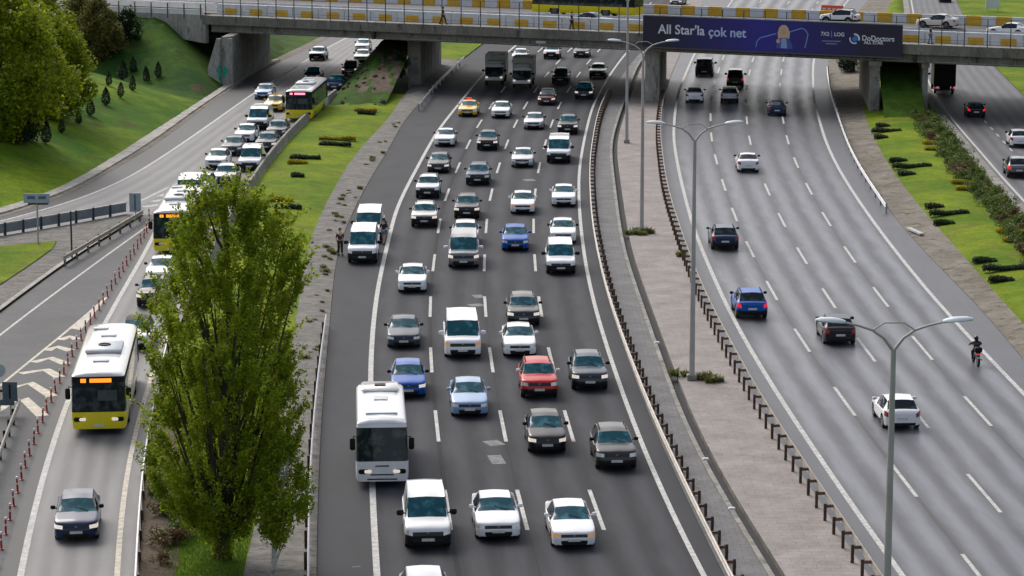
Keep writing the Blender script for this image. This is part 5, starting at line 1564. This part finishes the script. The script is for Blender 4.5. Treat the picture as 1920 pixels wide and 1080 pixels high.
LEAF_WEED = leaf_mat('leaf_weed', (0.08, 0.11, 0.02), (0.2, 0.19, 0.05), 0.3)
BARK = two_tone('bark', (0.07, 0.055, 0.042), (0.13, 0.11, 0.085), 3.0, 0.95, 14.0, bump=0.9, stretch=(1, 1, 0.25))
BARK_WHITE = two_tone('bark_limewashed', (0.55, 0.53, 0.47), (0.68, 0.66, 0.6), 1.2, 0.9, 10.0, bump=0.5, third=(0.3, 0.26, 0.2))

def leaves(name, centres, size, mat, parent=None, up=0.25, rng=RNG, aspect=0.62):
    """One small bent leaf (two faces) per centre."""
    c = np.asarray(centres, np.float64); n = len(c)
    nrm = rng.normal(size=(n, 3)); nrm[:, 2] = np.abs(nrm[:, 2]) + up
    nrm /= np.linalg.norm(nrm, axis=1)[:, None]
    t = rng.normal(size=(n, 3)); t -= (t * nrm).sum(1)[:, None] * nrm; t /= np.linalg.norm(t, axis=1)[:, None]
    bta = np.cross(nrm, t)
    s = size * rng.uniform(0.65, 1.35, n)[:, None]
    a = c - t * s * 0.5; d = c + t * s * 0.5
    l = c + bta * s * 0.5 * aspect + nrm * s * 0.08; r = c - bta * s * 0.5 * aspect + nrm * s * 0.08
    v = np.stack([a, r, d, l], 1).reshape(-1, 3)
    me = bpy.data.meshes.new(name)
    me.vertices.add(4 * n); me.vertices.foreach_set('co', v.ravel())
    me.loops.add(4 * n); me.loops.foreach_set('vertex_index', np.arange(4 * n, dtype=np.int32))
    me.polygons.add(n); me.polygons.foreach_set('loop_start', np.arange(0, 4 * n, 4, dtype=np.int32)); me.polygons.foreach_set('loop_total', np.full(n, 4, np.int32))
    me.update(calc_edges=True); me.materials.append(mat)
    return link(name, me, parent) if parent is not False else me

def clumps(cs, per, rad, rng=RNG, stretch=1.4):
    out = []
    for c in cs:
        r_ = rad * rng.uniform(0.6, 1.35)
        n = int(per * rng.uniform(0.6, 1.3))
        p = rng.normal(size=(n, 3)); p /= np.linalg.norm(p, axis=1)[:, None]
        p *= (rng.uniform(0.15, 1, n) ** 0.5)[:, None] * r_
        p[:, 2] *= stretch
        out.append(p + np.asarray(c)[None])
    return np.concatenate(out)

def tree(name, base, h, env, n_clump, per, leaf, mat, label, rad=0.5, trunk_r=0.2, lean=(0, 0), bark=BARK, n_limb=16, trunk_h=0.92, seed=1, group=None, steep=1.0, sprays=0, cat='tree'):
    """env(h01, angle) -> crown half-width; limbs rise from the trunk to clumps of leaves."""
    rng = np.random.default_rng(seed); rd = random.Random(seed)
    root = empty(name, base); tag(root, label, cat, group)
    tk = []
    for i in range(9):
        t = i / 8
        tk.append((lean[0] * t + .12 * math.sin(5 * t + seed), lean[1] * t + .1 * math.sin(4 * t + 2 * seed), h * trunk_h * t))
    tk[0] = (0, 0, -.2)
    MB().tube(tk, [trunk_r * (1 - .9 * (i / 8)) + .01 for i in range(9)], 9).build('trunk', bark, root, 50)
    cs = []
    k = 0
    while len(cs) < n_clump:
        k += 1
        t = rng.uniform(0, 1); a = rng.uniform(0, 2 * math.pi)
        w = env(t, a)
        if w <= 0 or rng.uniform() > min(1, w / env(.35, a) + .15): continue
        r_ = w * (1 - abs(rng.normal(0, .34)))
        if r_ < 0: continue
        z = t * h
        cs.append((lean[0] * t + r_ * math.cos(a), lean[1] * t + r_ * math.sin(a), z))
    limbs = MB()
    for i in range(n_limb):
        c = Vector(cs[int(i * len(cs) / n_limb)])
        z0 = max(h * .08, c.z - math.hypot(c.x, c.y) * (1.3 + steep))
        z0 = min(z0, h * trunk_h * .9)
        f_ = z0 / (h * trunk_h)
        p0 = Vector((lean[0] * f_, lean[1] * f_, z0))
        mid = p0.lerp(c, .5) + Vector((0, 0, -.12 * (c - p0).length))
        limbs.tube([p0, mid, c], [trunk_r * .38 * (1 - .6 * f_), trunk_r * .22, .012], 6, cap=False)
    limbs.build('limbs', bark, root, 50)
    pts = clumps(cs, per, rad, rng)
    if sprays:
        ex = []
        for i in range(sprays):
            c = np.array(cs[rng.integers(len(cs))]); d = np.array([c[0] * .25, c[1] * .25, rng.uniform(.5, 1.2)]); d /= np.linalg.norm(d)
            ln = rng.uniform(.5, 1.3)
            n = int(34 * ln / .8)
            tt = rng.uniform(0, 1, n)[:, None]
            ex.append(c + d * ln * tt + rng.normal(0, .07, (n, 3)))
        pts = np.concatenate([pts] + ex)
    leaves('crown', pts, leaf, mat, root, rng=rng)
    return root

# the big tree in front
def prof_fn(pairs):
    xs = [p[0] for p in pairs]; ys_ = [p[1] for p in pairs]
    return lambda t: float(np.interp(t, xs, ys_))
pr_ = prof_fn([(0, 0), (.085, .6), (.13, 1.9), (.2, 2.55), (.3, 2.9), (.42, 2.95), (.55, 2.9), (.66, 2.75), (.78, 2.65), (.87, 2.35), (.94, 1.9), (.98, 1.3), (1, .6)])
def env_big(t, a):
    return .93 * pr_(t) * (1 + .14 * math.sin(3 * a + 9 * t) + .1 * math.sin(17 * t + a))
gb = G(416, 1062)
tree('big_tree', gb, 14.5, env_big, 700, 84, .135, LEAF_TREE, 'tall leafy green tree in the foreground between the two roads', rad=.3, trunk_r=.26, lean=(.5, .3), n_limb=90, seed=5, steep=1.6, sprays=1100)
# young tree with a limewashed trunk in front of it on the right
pr2 = prof_fn([(0, 0), (.3, 0), (.4, .75), (.6, 1.2), (.8, 1.0), (1, .2)])
tree('young_tree', G(512, 1092), 5.4, lambda t, a: pr2(t) * (1 + .2 * math.sin(2 * a + 6 * t)), 70, 120, .13, LEAF_TREE, 'young tree with white limewashed trunk right of the big tree', rad=.34, trunk_r=.1, lean=(.55, .2), bark=BARK_WHITE, n_limb=14, seed=9, sprays=60)
# trees on the hill
pr3 = prof_fn([(0, .3), (.1, 2.4), (.3, 4.6), (.55, 5.0), (.8, 3.6), (.95, 1.6), (1, .3)])
def env3(t, a): return pr3(t) * (1 + .18 * math.sin(3 * a + 4 * t) + .1 * math.sin(5 * a))
GH = 'trees on the grass hill'
tree('hill_tree', on_hill(8, 262), 12.0, env3, 300, 110, .34, LEAF_LIGHT, 'large yellow-green tree filling the upper left corner', rad=.85, trunk_r=.3, n_limb=30, seed=21, group=GH)
tree('hill_tree', on_hill(98, 222), 8.8, lambda t, a: .66 * env3(t, a), 190, 110, .32, LEAF_LIGHT, 'yellow-green tree right of the largest hill tree, above small cypresses', rad=.75, trunk_r=.22, n_limb=24, seed=22, group=GH)
tree('hill_tree', on_hill(60, 190), 11.5, lambda t, a: .8 * env3(t, a), 200, 100, .34, LEAF_LIGHT, 'yellow-green tree standing further up behind the corner tree', rad=.8, trunk_r=.25, n_limb=22, seed=23, group=GH)
pr4 = prof_fn([(0, .2), (.15, 1.6), (.4, 2.4), (.7, 2.0), (1, .4)])
def env4(t, a): return pr4(t) * (1 + .2 * math.sin(2 * a + 5 * t))
tree('olive_tree', on_hill(185, 112), 6.4, env4, 120, 90, .28, LEAF_OLIVE, 'brownish olive tree beside the white approach wall', rad=.6, trunk_r=.16, n_limb=24, seed=31, group=GH)
tree('olive_tree', on_hill(150, 92), 6.2, env4, 110, 90, .28, LEAF_OLIVE, 'brownish olive tree half behind the yellow-green crowns', rad=.6, trunk_r=.16, n_limb=20, seed=32, group=GH)
tree('dark_shrub', on_hill(241, 80), 3.4, lambda t, a: .62 * env4(t, a), 60, 90, .22, LEAF_DARK, 'dark green bush on the bank below the approach wall', rad=.45, trunk_r=.08, n_limb=8, seed=33, cat='shrub')
tree('dark_shrub', on_hill(198, 100), 2.6, lambda t, a: .6 * env4(t, a), 50, 90, .22, LEAF_DARK, 'dark bush in front of the brownish olive tree', rad=.45, trunk_r=.08, n_limb=8, seed=34, cat='shrub')
tree('dark_shrub', on_hill(176, 92), 3.0, lambda t, a: .5 * env4(t, a), 50, 90, .22, LEAF_DARK, 'narrow dark bush left in the shrubs by the olive trees', rad=.4, trunk_r=.08, n_limb=8, seed=35, cat='shrub')
tree('dark_shrub', on_hill(35, 262), 2.2, lambda t, a: .9 * env4(t, a), 60, 80, .24, LEAF_DARK, 'dark undergrowth bush below the corner tree', rad=.5, trunk_r=.08, n_limb=8, seed=36, cat='shrub')
iv = G(418, 66, 4.0)
tree('ivy_bush', Vector((iv.x, iv.y + .5, 4.1)), 1.6, lambda t, a: .5 * env4(t, a), 36, 80, .18, LEAF_DARK, 'dark ivy bush hanging on top of the left abutment', rad=.4, trunk_r=.05, n_limb=6, seed=37, cat='shrub')
iv = G(752, 128, 2.0)
tree('ivy_bush', Vector((iv.x, iv.y - .3, 1.3)), 2.2, lambda t, a: .35 * env4(t, a), 30, 80, .16, LEAF_DARK, 'dark ivy bush climbing at the pier wall beside the rubble slope', rad=.35, trunk_r=.05, n_limb=6, seed=38, cat='shrub')
iv = G(1592, 138)
tree('verge_tree', iv, 2.3, lambda t, a: .55 * env4(t, a), 40, 80, .2, LEAF_DARK, 'dark small tree under the overpass beside the right pier', rad=.4, trunk_r=.07, n_limb=8, seed=39)

# small cypresses: two shapes, copied
def cypress_meshes(seed):
    rng = np.random.default_rng(seed)
    n = 1100; t = rng.uniform(0, 1, n); a = rng.uniform(0, 2 * math.pi, n)
    w = .36 * np.interp(t, [0, .1, .3, .7, 1], [.35, .85, 1, .7, .05]) * np.sqrt(rng.uniform(.35, 1.1, n))
    p = np.stack([w * np.cos(a), w * np.sin(a), .12 + 1.6 * t], 1)
    return leaves('crown', p, .12, LEAF_DARK, False, rng=rng), MB().tube([(0, 0, -.1), (0, 0, 1.2)], [.05, .02], 6).me('trunk', BARK)
CY = [cypress_meshes(s) for s in (1, 2, 3)]
for k, (px, py, hp) in enumerate(((230, 151, 40), (250, 137, 31), (275, 157, 33), (296, 146, 31), (204, 161, 27), (249, 171, 31), (226, 183, 29), (199, 198, 35), (170, 217, 34), (148, 233, 26), (116, 250, 27), (86, 270, 46), (54, 247, 27))):
    g = on_hill(px, py); sc = FPX / (g.y * CP + (CAM_H - g.z) * SP)
    o = empty('cypress', g); s = hp / sc / 1.72; o.scale = (s * random.uniform(.95, 1.25),) * 2 + (s,)
    o.rotation_euler = (random.uniform(-.05, .05), random.uniform(-.05, .05), random.random() * 6)
    near = 'tallest small dark cypress, lowest at the left of the hill' if k == 11 else 'small dark columnar cypress planted on the grass hill'
    tag(o, near, 'cypress', 'small cypresses on the hill')
    c, t_ = CY[k % 3]; link('crown', c, o); link('trunk', t_, o)

# clipped hedges on the lawns
def hedge_me(L, mat, seed, d=.5, h=.24):
    rng = np.random.default_rng(seed)
    n = int(900 * L)
    p = rng.uniform(-1, 1, (n, 3))
    ax = rng.integers(0, 4, n); sg = np.sign(rng.uniform(-1, 1, n))
    p[ax == 0, 0] = sg[ax == 0]; p[ax == 1, 1] = sg[ax == 1]; p[ax >= 2, 2] = 1
    p *= np.array([L / 2, d / 2, h / 2]); p += rng.normal(0, .045, p.shape); p[:, 2] += h / 2 + .02
    p[:, 1] += .07 * np.sin(p[:, 0] * 2.3 + seed); p[:, 2] *= 1 + .15 * np.sin(p[:, 0] * 3.1 + seed)
    return leaves('foliage', p, .11, mat, False, rng=rng)
HC = {}
def lawn_height(x, y):
    a, b_ = E_GR(y), E_EL(y) - .9
    if a < x < b_: return lawn_z(x, y, (x - a) / (b_ - a)) + .0
    a, b_ = E_AB(y) + .3, E_SW(y)
    if a < x < b_: return .14 + .25 * math.sin(math.pi * (x - a) / (b_ - a))
    return .1
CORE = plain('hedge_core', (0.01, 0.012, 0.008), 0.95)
def hedge(px, py, lpx, yellow, label):
    g = G(px, py, .25); sc = FPX / (g.y * CP + CAM_H * SP); L = max(.6, lpx / sc)
    key = (min((.9, 1.5, 2.2, 3.0), key=lambda v: abs(v - L)), yellow)
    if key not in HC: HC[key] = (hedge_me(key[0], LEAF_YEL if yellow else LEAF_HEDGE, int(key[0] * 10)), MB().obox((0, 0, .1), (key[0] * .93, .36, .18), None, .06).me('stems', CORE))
    o = empty('flower_bed' if yellow else 'hedge', (g.x, g.y, lawn_height(g.x, g.y) - .03)); o.scale = (L / key[0], 1, 1)
    tag(o, label, 'flower bed' if yellow else 'hedge', 'clipped beds on the lawns')
    link('foliage', HC[key][0], o); link('stems', HC[key][1], o)
for px, py, l, y_, lb in (
    (1655, 241, 22, 0, 'short dark hedge, uppermost of the three below the right pier'), (1662, 251, 52, 0, 'long dark hedge, middle of the three below the right pier'), (1652, 261, 22, 0, 'short dark hedge, lowest of the three below the right pier'),
    (1684, 306, 30, 0, 'short dark hedge above the second long hedge on the right lawn'), (1710, 319, 70, 0, 'second long dark hedge down the right lawn'), (1700, 331, 28, 0, 'short dark hedge below the second long hedge on the right lawn'),
    (1752, 393, 30, 0, 'short dark hedge above the third long hedge on the right lawn'), (1780, 408, 70, 0, 'third long dark hedge down the right lawn'), (1770, 423, 35, 0, 'short dark hedge below the third long hedge on the right lawn'),
    (1846, 496, 40, 0, 'short dark hedge above the lowest long hedge at the right edge'), (1888, 514, 85, 0, 'lowest long dark hedge at the right edge of the lawn'), (1877, 532, 42, 0, 'short dark hedge lowest on the right lawn'),
    (1752, 278, 40, 1, 'yellow flower bed, upper of the first pair by the shrub belt'), (1755, 289, 42, 1, 'yellow flower bed, lower of the first pair by the shrub belt'),
    (1803, 353, 38, 1, 'yellow flower bed, upper of the second pair by the shrub belt'), (1815, 365, 44, 1, 'yellow flower bed, lower of the second pair by the shrub belt'),
    (1895, 446, 50, 1, 'yellow flower bed, upper of the third pair at the right edge'), (1905, 463, 46, 1, 'yellow flower bed, lower of the third pair at the right edge'),
    (685, 211, 40, 1, 'yellow flower bed on the left lawn nearest the overpass'), (687, 216, 30, 0, 'dark low hedge on the left lawn nearest the overpass'),
    (632, 265, 66, 1, 'yellow flower bed on the left lawn beside the far dark beds'), (628, 275, 56, 0, 'dark low bed just below the wide yellow bed on the left lawn'),
    (572, 301, 54, 0, 'dark low bed halfway down the left lawn'), (558, 310, 34, 1, 'small yellow bed halfway down the left lawn'), (558, 335, 22, 0, 'tiny dark bed on the left lawn above the tree top'),
    (525, 381, 44, 1, 'yellow bed on the left lawn right beside the tree top'), (540, 394, 46, 0, 'dark bed on the left lawn right beside the tree top'), (522, 411, 34, 0, 'dark round bed touching the tree top')):
    hedge(px, py, l, bool(y_), lb)

# shrub belt along the far right road, bushes in the foreground, weeds
def bush_me(seed, mat, r_=.55, n=900, sz=.11):
    rng = np.random.default_rng(seed)
    cs = [(rng.normal(0, r_ * .45), rng.normal(0, r_ * .45), r_ * rng.uniform(.25, 1.0)) for _ in range(10)]
    return leaves('foliage', clumps(cs, n / 10, r_ * .5, rng, 1.0), sz, mat, False, rng=rng), MB().tube([(0, 0, -.05), (.05, 0, r_)], [.05, .02], 5).me('stem', BARK)
BU_ = [bush_me(1, LEAF_SHRUB), bush_me(2, LEAF_SHRUB), bush_me(3, LEAF_RED), bush_me(4, LEAF_RED)]
rs_ = random.Random(3)
y = 158.0
while y < 243:
    for k in range(2):
        x = E_EL(y) - 1.5 - 1.3 * k - rs_.uniform(0, .7)
        o = empty('shrub', (x, y + rs_.uniform(-.5, .5), lawn_height(x, y) - .05), rs_.uniform(0, 6)); s = rs_.uniform(.75, 1.35); o.scale = (s, s, s * rs_.uniform(.8, 1.1))
        tag(o, 'green and reddish shrub in the belt along the far right road', 'shrub', 'shrub belt along the far right road')
        f_, st_ = BU_[rs_.choice((0, 1, 1, 0, 0, 1, 0, 1, 1, 2, 3))]; link('foliage', f_, o); link('stem', st_, o)
    y += 1.45
soil_p = strip('soil_bed', Off(E_AGR, .1), Off(E_AGR, 1.6), 82, 118, .2, M_SOIL, 4, zf=lambda x, y, t: .42 + .06 * math.sin(x * 5) * math.sin(y * 3) - .1 * t)
for k in range(16):
    yb = rs_.uniform(88, 112); x = E_AGR(yb) + rs_.uniform(.5, 1.7)
    o = empty('shrub', (x, yb, .3), rs_.uniform(0, 6)); s = rs_.uniform(.6, 1.2); o.scale = (s, s, s)
    tag(o, 'low ragged shrub on bare soil left of the big tree trunk', 'shrub', 'shrubs under the big tree')
    f_, st_ = BU_[rs_.choice((0, 1, 2))]; link('foliage', f_, o); link('stem', st_, o)
def weed_me(seed):
    rng = np.random.default_rng(seed)
    v, f = [], []
    for k in range(70):
        a = rng.uniform(0, 6.28); l = rng.uniform(.15, .42); b0 = rng.normal(0, .09, 2); tp = b0 + np.array([math.cos(a), math.sin(a)]) * l * .6
        w = .022; n = len(v); pa_ = np.array([-math.sin(a), math.cos(a)]) * w
        md = b0 * .45 + tp * .55
        v += [(b0[0] - pa_[0], b0[1] - pa_[1], 0), (b0[0] + pa_[0], b0[1] + pa_[1], 0), (md[0] + pa_[0], md[1] + pa_[1], l * .75), (md[0] - pa_[0], md[1] - pa_[1], l * .75), (tp[0], tp[1], l)]
        f += [[n, n + 1, n + 2, n + 3], [n + 3, n + 2, n + 4]]
    return mesh('weed', v, f, LEAF_WEED)
WD = [weed_me(s) for s in range(4)]
def weed(p, s, label, group):
    o = link('weed', WD[rs_.randrange(4)]); o.location = p; o.scale = (s * 1.5, s * 1.5, s); o.rotation_euler = (0, 0, rs_.uniform(0, 6)); tag(o, label, 'weed', group)
for k in range(48):
    yb = rs_.triangular(118, 250, 185); t = rs_.triangular(.35, 1.0, .75)
    x = E_SW(yb) * (1 - t) + (E_CAS(yb) - .1) * t
    weed((x, yb, .06), rs_.uniform(.35, .8), 'dry weed tuft growing on the stone walk', 'weeds on the stone walk')
for px, py, n_ in ((1190, 438, 7), (1210, 438, 5), (1278, 482, 2), (1322, 712, 6), (1340, 714, 5), (1275, 705, 3)):
    for k in range(n_):
        p = G(px + rs_.uniform(-12, 12), py + rs_.uniform(-3, 3), .06); weed(p, rs_.uniform(.5, 1.1), 'green weed tuft sprouting from the median paving', 'weeds on the median')
# grass blades on the near lawn and along its kerb
def blades(name, pts, hgt, mat):
    n = len(pts); rng = np.random.default_rng(77)
    a = rng.uniform(0, 6.28, n); l = hgt * rng.uniform(.5, 1.4, n); w = .014
    c = np.asarray(pts); d = np.stack([np.cos(a), np.sin(a), 0 * a], 1); pr = np.stack([-np.sin(a), np.cos(a), 0 * a], 1) * w
    tip = c + d * (l * .45)[:, None]; tip[:, 2] += l
    v = np.stack([c - pr, c + pr, tip], 1).reshape(-1, 3)
    me = bpy.data.meshes.new(name); me.vertices.add(3 * n); me.vertices.foreach_set('co', v.ravel())
    me.loops.add(3 * n); me.loops.foreach_set('vertex_index', np.arange(3 * n, dtype=np.int32))
    me.polygons.add(n); me.polygons.foreach_set('loop_start', np.arange(0, 3 * n, 3, dtype=np.int32)); me.polygons.foreach_set('loop_total', np.full(n, 3, np.int32))
    me.update(calc_edges=True); me.materials.append(mat)
    return link(name, me)
GRB = leaf_mat('grass_blade', (0.05, 0.12, 0.01), (0.13, 0.22, 0.02), 0.35)
rg = np.random.default_rng(5); P_ = []
for k in range(42000):
    yb = rg.uniform(88, 135); t = rg.uniform(.1, 1.0); xa, xb = E_AB(yb) + .3, E_SW(yb)
    P_.append((xa + (xb - xa) * t, yb, .12 + .25 * math.sin(math.pi * t)))
tag(blades('grass_blades', P_, .16, GRB), 'short green grass under the big tree', 'grass', kind='stuff')

# ------------------------------------------------------------------ people
def skin(name, pts, edges, mat, parent, sub=1, loc=(0, 0, 0)):
    me = bpy.data.meshes.new(name); me.from_pydata([p[0] for p in pts], edges, []); me.materials.append(mat)
    o = link(name, me, parent); o.location = loc
    o.modifiers.new('skin', 'SKIN')
    for i, p in enumerate(pts):
        r_ = p[1] if isinstance(p[1], tuple) else (p[1], p[1]); sv = me.skin_vertices[0].data[i]; sv.radius = r_; sv.use_root = (i == 0)
    sb = o.modifiers.new('sub', 'SUBSURF'); sb.levels = sub; sb.render_levels = sub
    for m_ in o.modifiers:
        if m_.type == 'SKIN': m_.use_smooth_shade = True
    return o
M_SKIN = plain('skin', (0.42, 0.25, 0.18), 0.6); M_HAIR = plain('hair_dark', (0.02, 0.016, 0.013), 0.7)
M_CLOTH_K = plain('cloth_black', (0.016, 0.015, 0.017), 0.9); M_CLOTH_D = plain('cloth_dark', (0.035, 0.03, 0.035), 0.9); M_CLOTH_J = plain('cloth_denim', (0.13, 0.19, 0.26), 0.9); M_CLOTH_R = plain('cloth_maroon', (0.09, 0.02, 0.028), 0.9)
def person(loc, rz, label, shirt, legs, shorts=False, stride=0.0, arm=0.0, name='person', group=None):
    """1.75 m tall, facing local -Y. stride swings the legs, arm bends the forearms forward."""
    root = empty(name, loc, rz); tag(root, label, 'person', group)
    s = stride
    hip = .92
    J = [((0, 0, hip), (.14, .1)), ((0, 0, 1.15), (.135, .095)), ((0, -.01, 1.36), (.165, .1)), ((0, 0, 1.47), (.06, .06)), ((0, -.02, 1.56), (.062, .07)), ((0, -.03, 1.66), (.078, .092)), ((0, -.02, 1.73), (.05, .06))]
    E = [(0, 1), (1, 2), (2, 3), (3, 4), (4, 5), (5, 6)]
    for k, sd_ in ((0, 1), (1, -1)):
        b0 = len(J); sw = s * sd_
        J += [((.1 * sd_, 0, .88), (.085, .085)), ((.11 * sd_, -.22 * sw - .02, .49), (.06, .06)), ((.115 * sd_, -.3 * sw + (.1 if sw < 0 else 0), .09), (.042, .042)), ((.12 * sd_, -.3 * sw - .12 + (.1 if sw < 0 else 0), .035), (.04, .035))]
        E += [(0, b0), (b0, b0 + 1), (b0 + 1, b0 + 2), (b0 + 2, b0 + 3)]
        a0 = len(J)
        J += [((.19 * sd_, 0, 1.39), (.055, .055)), ((.25 * sd_, .16 * sw + .02, 1.13), (.042, .042)), ((.26 * sd_, .2 * sw - .1 - arm * .2, .93 + arm * .2), (.032, .032)), ((.25 * sd_, .22 * sw - .14 - arm * .28, .85 + arm * .25), (.03, .04))]
        E += [(2, a0), (a0, a0 + 1), (a0 + 1, a0 + 2), (a0 + 2, a0 + 3)]
    skin('body', J, E, M_SKIN, root)
    def grow(idx, add): return [(J[i][0], tuple(r_ + add for r_ in J[i][1])) for i in idx]
    # shirt: torso and upper arms
    T = grow([0, 1, 2], .022) + grow([11, 12], .02) + grow([19 if len(J) > 19 else 11, 20 if len(J) > 20 else 12], .02)
    ia = [11, 12]; ib = [19, 20]
    T = grow([0, 1, 2], .022) + grow([11, 12], .02) + grow([19, 20], .02)
    skin('shirt', T, [(0, 1), (1, 2), (2, 3), (3, 4), (2, 5), (5, 6)], shirt, root)
    L = grow([0], .02) + grow([7, 8] + ([] if shorts else [9]), .024) + grow([15, 16] + ([] if shorts else [17]), .024)
    if shorts: L = grow([0], .02) + grow([7], .026) + [(tuple(a * .35 + b_ * .65 for a, b_ in zip(J[7][0], J[8][0])), (.085, .085))] + grow([15], .026) + [(tuple(a * .35 + b_ * .65 for a, b_ in zip(J[15][0], J[16][0])), (.085, .085))]
    ed = [(0, 1), (1, 2), (0, 3), (3, 4)] if shorts else [(0, 1), (1, 2), (2, 3), (0, 4), (4, 5), (5, 6)]
    skin('shorts' if shorts else 'trousers', L, ed, legs, root)
    for i in (10, 18):
        p = J[i][0]; MB().obox((p[0], p[1] + .05, .045), (.1, .27, .09), None, .03).build('shoe', M_CLOTH_K, root, 50)
    hv = MB().lathe([(.02, .115), (.07, .1), (.1, .05), (.105, 0), (.098, -.05), (.06, -.07)], 12, 'z'); hh = hv.build('hair', M_HAIR, root, 60); hh.location = (0, .008, 1.68)
    return root
person(G(638, 478, .02), .3, 'person in black clothes standing left of the front parked van', M_CLOTH_D, M_CLOTH_K, group='people by the parked vans')
person(G(720, 458, .0), 2.6, 'person in black top and denim shorts beside the parked vans', M_CLOTH_K, M_CLOTH_J, shorts=True, stride=.45, arm=.6, group='people by the parked vans')
GB = 'walkers on the overpass footway'
def walker(px, label, sh, lg, st):
    s_ = bs_of(px, 60, 1.2)[0]; person(BP(s_, 1.2, Z_DECK), B_ANG + math.pi / 2, label, sh, lg, stride=st, group=GB)
walker(831, 'dark dressed walker striding along the overpass, left of the others', M_CLOTH_K, M_CLOTH_D, .9)
walker(1072, 'walker in maroon on the overpass left of the dark blue sedan', M_CLOTH_R, M_CLOTH_K, .3)
walker(1745, 'walker in black and denim on the overpass right of the banner', M_CLOTH_K, M_CLOTH_J, .3)

# ------------------------------------------------------------------ motorcycle and rider
gm = G(1836, 690)
dm = lane_dir(E_DL, E_DR, gm)
mc = empty('motorcycle', gm + dm * .95, math.atan2(dm.y, dm.x)); mc.scale = (.92,) * 3; tag(mc, 'dark motorcycle with red tail lamp by the right edge line', 'motorcycle')
t_, r_ = wheel_meshes(.31, .13)
for x in (.68, -.66):
    w_ = link('wheel', t_, mc); w_.location = (x, 0, .31); link('rim', r_, w_)
skin('frame', [((-.75, 0, .62), (.09, .08)), ((-.35, 0, .68), (.15, .12)), ((.05, 0, .62), (.16, .2)), ((.38, 0, .8), (.13, .16)), ((.55, 0, .92), (.1, .12)), ((0, 0, .4), (.14, .14))], [(0, 1), (1, 2), (2, 3), (3, 4), (2, 5)], PAINT['black'], mc)
MB().tube([(.5, 0, .95), (.68, 0, .31)], .045, 8).build('fork', M_GALV, mc); MB().tube([(-.1, 0, .38), (-.66, 0, .31)], .04, 8).build('swing_arm', M_BLACK, mc)
MB().obox((-.32, 0, .8), (.75, .28, .1), None, .04).build('seat', M_CLOTH_K, mc, 50)
MB().tube([(.42, -.36, 1.03), (.5, -.2, 1.06), (.5, .2, 1.06), (.42, .36, 1.03)], .02, 6).build('handlebar', M_BLACK, mc)
MB().obox((-.82, 0, .74), (.06, .2, .09), None, .02).build('taillight', M_TAIL_LIT, mc); MB().obox((-.88, 0, .5), (.02, .2, .16), None, .01).build('number_plate', M_PLATE, mc)
MB().obox((-.62, 0, .98), (.36, .42, .3), None, .06).build('top_case', M_BLACK, mc, 50)
MB().tube([(.1, -.16, .3), (-.7, -.18, .4)], .05, 8).build('exhaust', M_GALV, mc)
rd_ = empty('rider', mc.location, mc.rotation_euler.z); tag(rd_, 'person in black with helmet riding the motorcycle', 'person'); rd_.name = 'person'; rd_.scale = (.92,) * 3
J = [((-.25, 0, .92), (.15, .13)), ((-.2, 0, 1.12), (.14, .12)), ((-.06, 0, 1.28), (.16, .2)), ((0, 0, 1.36), (.07, .07)), ((.04, 0, 1.43), (.07, .07)), ((.06, 0, 1.5), (.08, .08))]
E_ = [(0, 1), (1, 2), (2, 3), (3, 4), (4, 5)]
for s in (1, -1):
    b0 = len(J); J += [((-.15, .13 * s, .88), (.09, .09)), ((.22, .19 * s, .72), (.07, .07)), ((-.02, .2 * s, .34), (.05, .05)), ((.1, .2 * s, .28), (.045, .04)), ((-.03, .2 * s, 1.28), (.065, .065)), ((.12, .32 * s, 1.16), (.05, .05)), ((.4, .33 * s, 1.06), (.04, .04))]
    E_ += [(0, b0), (b0, b0 + 1), (b0 + 1, b0 + 2), (b0 + 2, b0 + 3), (2, b0 + 4), (b0 + 4, b0 + 5), (b0 + 5, b0 + 6)]
skin('body', J, E_, M_CLOTH_K, rd_)
hm = bmesh.new(); bmesh.ops.create_uvsphere(hm, u_segments=16, v_segments=10, radius=.145); hme = bpy.data.meshes.new('helmet'); hm.to_mesh(hme); hm.free(); hme.materials.append(PAINT['black']); hme.polygons.foreach_set('use_smooth', [True] * len(hme.polygons))
ho = link('helmet', hme, rd_); ho.location = (.06, 0, 1.5); ho.scale = (1.1, .92, 1.05)
MB().obox((-.27, 0, 1.2), (.06, .26, .1), None, .02).build('reflective_strip', M_CLOTH_R, rd_)
